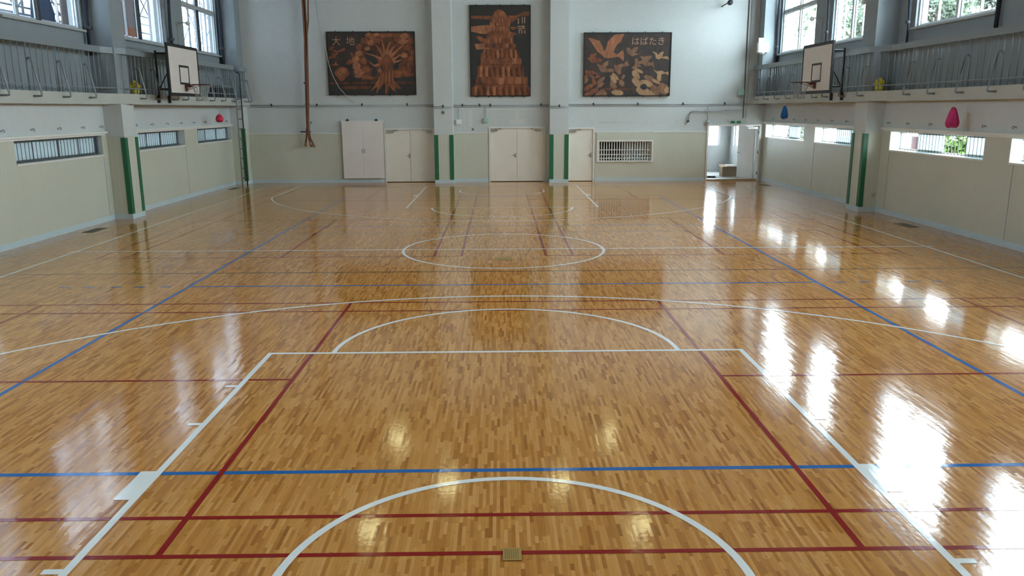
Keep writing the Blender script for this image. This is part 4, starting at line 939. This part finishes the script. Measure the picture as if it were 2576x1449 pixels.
m = MB(); m.lathe((7.945, YB-.054, 1.99), [(.010, -.003), (.010, .003)], 10, 'Y'); m.prism([(7.935, YB-.056, 1.975), (7.958, YB-.056, 1.975), (7.962, YB-.056, 1.94), (7.93, YB-.056, 1.94)], (0, .004, 0)); m.build('pictogram', MT['exitg'], t)
t = thing('speaker_box', 'white loudspeaker box high on the far right corner pillar', 'speaker', (8.47, 13.04, 4.15), None)
m = MB(); m.box(8.36, 8.70, 12.93, 13.098, 4.20, 4.52); m.build('cabinet', MT['white'], t, bevel=.006)
m = MB(); m.box(8.40, 8.58, 13.04, 13.098, 4.53, 4.66); m.build('mounting_plate', MT['trimw'], t)
m = MB(); m.lathe((8.50, 13.0, 4.13), [(.05, 0), (.09, .03), (.10, .069)], 16); m.build('horn', MT['grey'], t)
t = thing('wall_camera', 'dark round camera on an arm, high on the far wall at the right', 'camera', (7.5, 13.4, 5.75))
m = MB(); m.tube([(7.30, YB-.0005, 5.70), (7.34, 13.5, 5.74), (7.42, 13.36, 5.78)], .02, 8); m.build('arm', MT['dark'], t)
m = MB(); m.lathe((7.47, 13.32, 5.79), [(.06, -.09), (.085, -.06), (.085, .06), (.05, .08)], 18, 'Y'); m.build('housing', MT['dark'], t, smooth=True)
m = MB(); m.lathe((7.47, 13.222, 5.79), [(.045, -.008), (.05, .006)], 16, 'Y'); m.build('lens', MT['black'], t)
t = thing('junction_box', 'pale mint junction box with conduits at the right end of the far wall', 'junction box', (8.08, YB-.05, 2.86))
m = MB(); m.box(7.98, 8.17, YB-.09, YB-.0005, 2.86, 3.06); m.build('box_body', MT['mint'], t, bevel=.004)
for x in (8.19, 8.29):
    m = MB(); m.tube([(x, YB-.03, 2.10), (x, YB-.03, 8.29)], .013, 6); m.build('riser', MT['grey' if x > 8.2 else 'dark'], t)
m = MB(); m.tube([(8.1, YB-.04, 2.86), (8.1, YB-.04, 2.62)], .012, 6); m.build('drop', MT['grey'], t)
m = MB(); m.tube([(-6.01, YB-.02, 6.3), (-5.97, YB-.02, 5.44), (-5.74, YB-.125, 4.31), (-5.71, YB-.125, 4.06), (-5.66, YB-.125, 3.82), (-5.55, YB-.125, 3.48), (-5.38, YB-.125, 3.15), (-5.17, YB-.125, 2.91), (-4.9, YB-.012, 2.66)], .008, 6)
tag(m.build('loose_cable', MT['string'], None, (-5.7, YB-.02, 3)), 'thin white loose cable curving across the tree relief', 'cable')
m = MB(); m.box(8.80, 8.84, 4.93, 4.969, .36, .46); m.box(8.81, 8.83, 4.926, 4.93, .38, .44)
tag(m.build('wall_socket', MT['grey'], None, (8.82, 4.95, .36)), 'small grey wall socket low on the side of the right pillar', 'wall socket')
t = thing('balcony_clutter', 'dark crate on the left balcony beside the ladder', 'crate', (-8.75, 12.2, 2.811))
m = MB(); m.box(-9.0, -8.56, 11.6, 12.7, 2.812, 3.12); m.build('crate_body', MT['dark'], t)
m = MB(); m.box(-8.95, -8.6, 11.75, 12.4, 3.121, 3.2); m.build('lid', MT['rail'], t)

# ------------------------------------------------------------------ ceiling lamps (seen as reflections in the floor)
for i, (x, y, lab) in enumerate(((-3.4, 10.1, 'far left'), (3.4, 10.1, 'far right'), (-1.6, 6.9, 'middle left'), (1.65, 6.9, 'middle right'), (-3.4, 4.35, 'near left'), (3.4, 4.35, 'near right'))):
    t = thing('ceiling_lamp', 'round ceiling lamp mirrored as the %s glow on the near floor' % lab, 'ceiling lamp', (x, y, 8.3), 'round ceiling lamps')
    m = MB(); m.tube([(x, y, 8.299), (x, y, 8.12)], .03, 8); m.build('stem', MT['grey'], t)
    m = MB(); m.lathe((x, y, 7.9), [(.28, 0), (.26, .06), (.10, .22)], 20); m.build('shade', MT['shade'], t)
    m = MB(); m.lathe((x, y, 7.86), [(.10, 0), (.22, .02), (.24, .038)], 20); m.build('diffuser', MT['lamp'], t)

# ------------------------------------------------------------------ outside
m = MB(); m.box(-40, 40, -40, 70, -1.0, -.7); tag(m.build('ground', MT['conc']), 'pale ground outside the hall', 'ground', kind='structure')
m = MB(); m.box(-11.32, -11.30, -6.0, 30.0, -.65, 10.5); tag(m.build('scaffold_mesh', MT['mesh'], None, (-11.3, 5, -.7)), 'white translucent mesh sheet around the scaffolding outside the left windows', 'mesh sheet')
t = thing('scaffold', 'steel scaffolding outside the high left windows', 'scaffold', (-10.6, 5, -.7))
ys = [-3.5+1.83*i for i in range(15)]
for x in (-10.2, -11.1):
    for y in ys:
        m = MB(); m.tube([(x, y, -.7), (x, y, 8.5)], .03, 6); m.build('upright', MT['pipe'], t)
    for z in (2.9, 4.6, 5.05, 6.3, 6.75):
        m = MB(); m.tube([(x, ys[0], z), (x, ys[-1], z)], .022, 6); m.build('ledger', MT['pipe'], t)
for i, (a, b) in enumerate(zip(ys, ys[1:])):
    for z in (4.55, 6.3):
        m = MB(); m.tube([(-10.2, a, z), (-10.2, b, z+1.6)], .018, 6); m.tube([(-10.21, a, z+1.6), (-10.21, b, z)], .018, 6); m.build('brace', MT['pipe'], t)
for z in (4.5, 6.25):
    m = MB(); m.box(-11.0, -10.3, ys[0], ys[-1], z-.05, z); m.build('deck', MT['alu'], t)
m = MB(); m.box(-10.02, -9.99, 5.22, 6.75, 4.35, 7.2); t = tag(m.build('dust_sheet', [MT['sheet']], None, (-10, 5.5, 4.35)), 'pale pink dust sheet outside the near left high window', 'sheet')
m = MB(); m.box(-10.02, -9.99, 7.4, 9.15, 4.62, 7.2); t = m.build('dust_sheet', [MT['sheet']], None, (-10, 8.2, 4.4)); tag(t, 'pale pink dust sheet with an orange band outside the left high window by the hoop', 'sheet')
m = MB(); m.box(-10.03, -9.98, 7.4, 9.15, 4.40, 4.62); tag(m.build('hem_band', MT['orange'], t), 'orange hem band')
m = MB(); m.prism([(-9.9, 4.05, 4.2), (-9.9, 4.72, 4.2), (-9.9, 4.74, 4.55), (-9.9, 4.6, 4.85), (-9.9, 4.35, 5.0), (-9.9, 4.12, 4.85), (-9.9, 4.04, 4.5)], (-.15, 0, 0)); tag(m.build('covered_bundle', MT['navy'], None, (-9.9, 3.5, 4.0)), 'dark blue covered bundle outside the near left high window', 'bundle')
for y in (10.5, 15.6):
    m = MB(); m.box(-10.05, -9.75, y-.3, y+.3, -.7, 8.4); tag(m.build('outer_column', MT['ext'], None, (-9.9, y, -.7)), 'white outer column seen through the %s high left window' % ('hoop-side' if y < 12 else 'far'), 'column')
def tree(x, y, h, r, mt, lab, zc=None, n=2600, name='tree'):
    t = thing(name, lab, 'tree' if name == 'tree' else 'bush', (x, y, -.7), 'greenery outside the right windows')
    zc = zc or h*.7; m = MB()
    m.tube([(x, y, -.7), (x+.05, y, h*.4), (x, y+.1, zc)], .12, 8, rr=[.16*r/2, .11*r/2, .05*r/2])
    for k in range(7):
        a = 2*PI*k/7; m.tube([(x, y, zc-r*.6), (x+math.cos(a)*r*.6, y+math.sin(a)*r*.6, zc+random.uniform(-.2, .5)*r)], .03, 5, rr=[.04, .015])
    m.build('trunk', MT['bark'], t); m = MB()
    cl = [Vector((random.gauss(0, .45)*r, random.gauss(0, .45)*r, random.gauss(0, .38)*r)) for _ in range(34)]
    for k in range(n):
        p = Vector((x, y, zc))+random.choice(cl)+Vector((random.gauss(0, .13)*r, random.gauss(0, .13)*r, random.gauss(0, .11)*r))
        u = Vector((random.gauss(0, 1), random.gauss(0, 1), random.gauss(0, 1))).normalized(); v = u.orthogonal().normalized(); s_ = random.uniform(.07, .13)
        m.quad(p-u*s_, p+v*s_*.55, p+u*s_, p-v*s_*.55)
    m.build('foliage', MT[mt], t)
tree(13.6, 8.0, 5.6, 1.25, 'leaf', 'leafy tree outside the near right high window', 5.6)
tree(14.0, 18.6, 5.6, 2.0, 'leaf', 'tree outside the right high window above the hoop', 6.0, 3600)
tree(14.6, 13.9, 5.8, 1.6, 'leaf', 'leafy tree farther along outside the near right high window', 5.9, 3600)
tree(10.9, 4.9, 1.8, .75, 'leafl', 'bright green bush outside the low right window', 1.5, 1500, 'bush')
tree(10.9, 10.6, 1.6, .6, 'leaf', 'dark bush outside the low right window beyond the pillar', 1.4, 900, 'bush')
tree(10.8, 15.2, 1.6, .6, 'leaf', 'dark bush outside the low right window by the open door', 1.4, 900, 'bush')
m = MB(); m.box(9.95, 10.02, 5.40, 5.56, -.7, 1.75); tag(m.build('red_post', MT['redobj'], None, (10, 5.48, -.7)), 'dark red post outside the low right window', 'post')
t = thing('house', 'white house with grey roof outside the far right high window', 'house', (22, 42, -.7))
m = MB(); m.box(19, 26, 34, 50, -.7, 6.9); m.build('house_wall', MT['ext'], t)
m = MB(); m.prism([(18.5, 33.5, 6.9), (26.5, 33.5, 6.9), (22.5, 33.5, 9.4)], (0, 17, 0)); m.build('roof', MT['roof'], t)
for y in (36.0, 40.0, 44.0):
    m = MB(); m.box(18.95, 19.02, y, y+1.9, 5.1, 6.3); f = m.build('house_window', MT['alu'], t)
    m = MB(); m.box(18.93, 18.95, y+.08, y+1.82, 5.18, 6.22); m.build('pane', MT['frostr'], f)
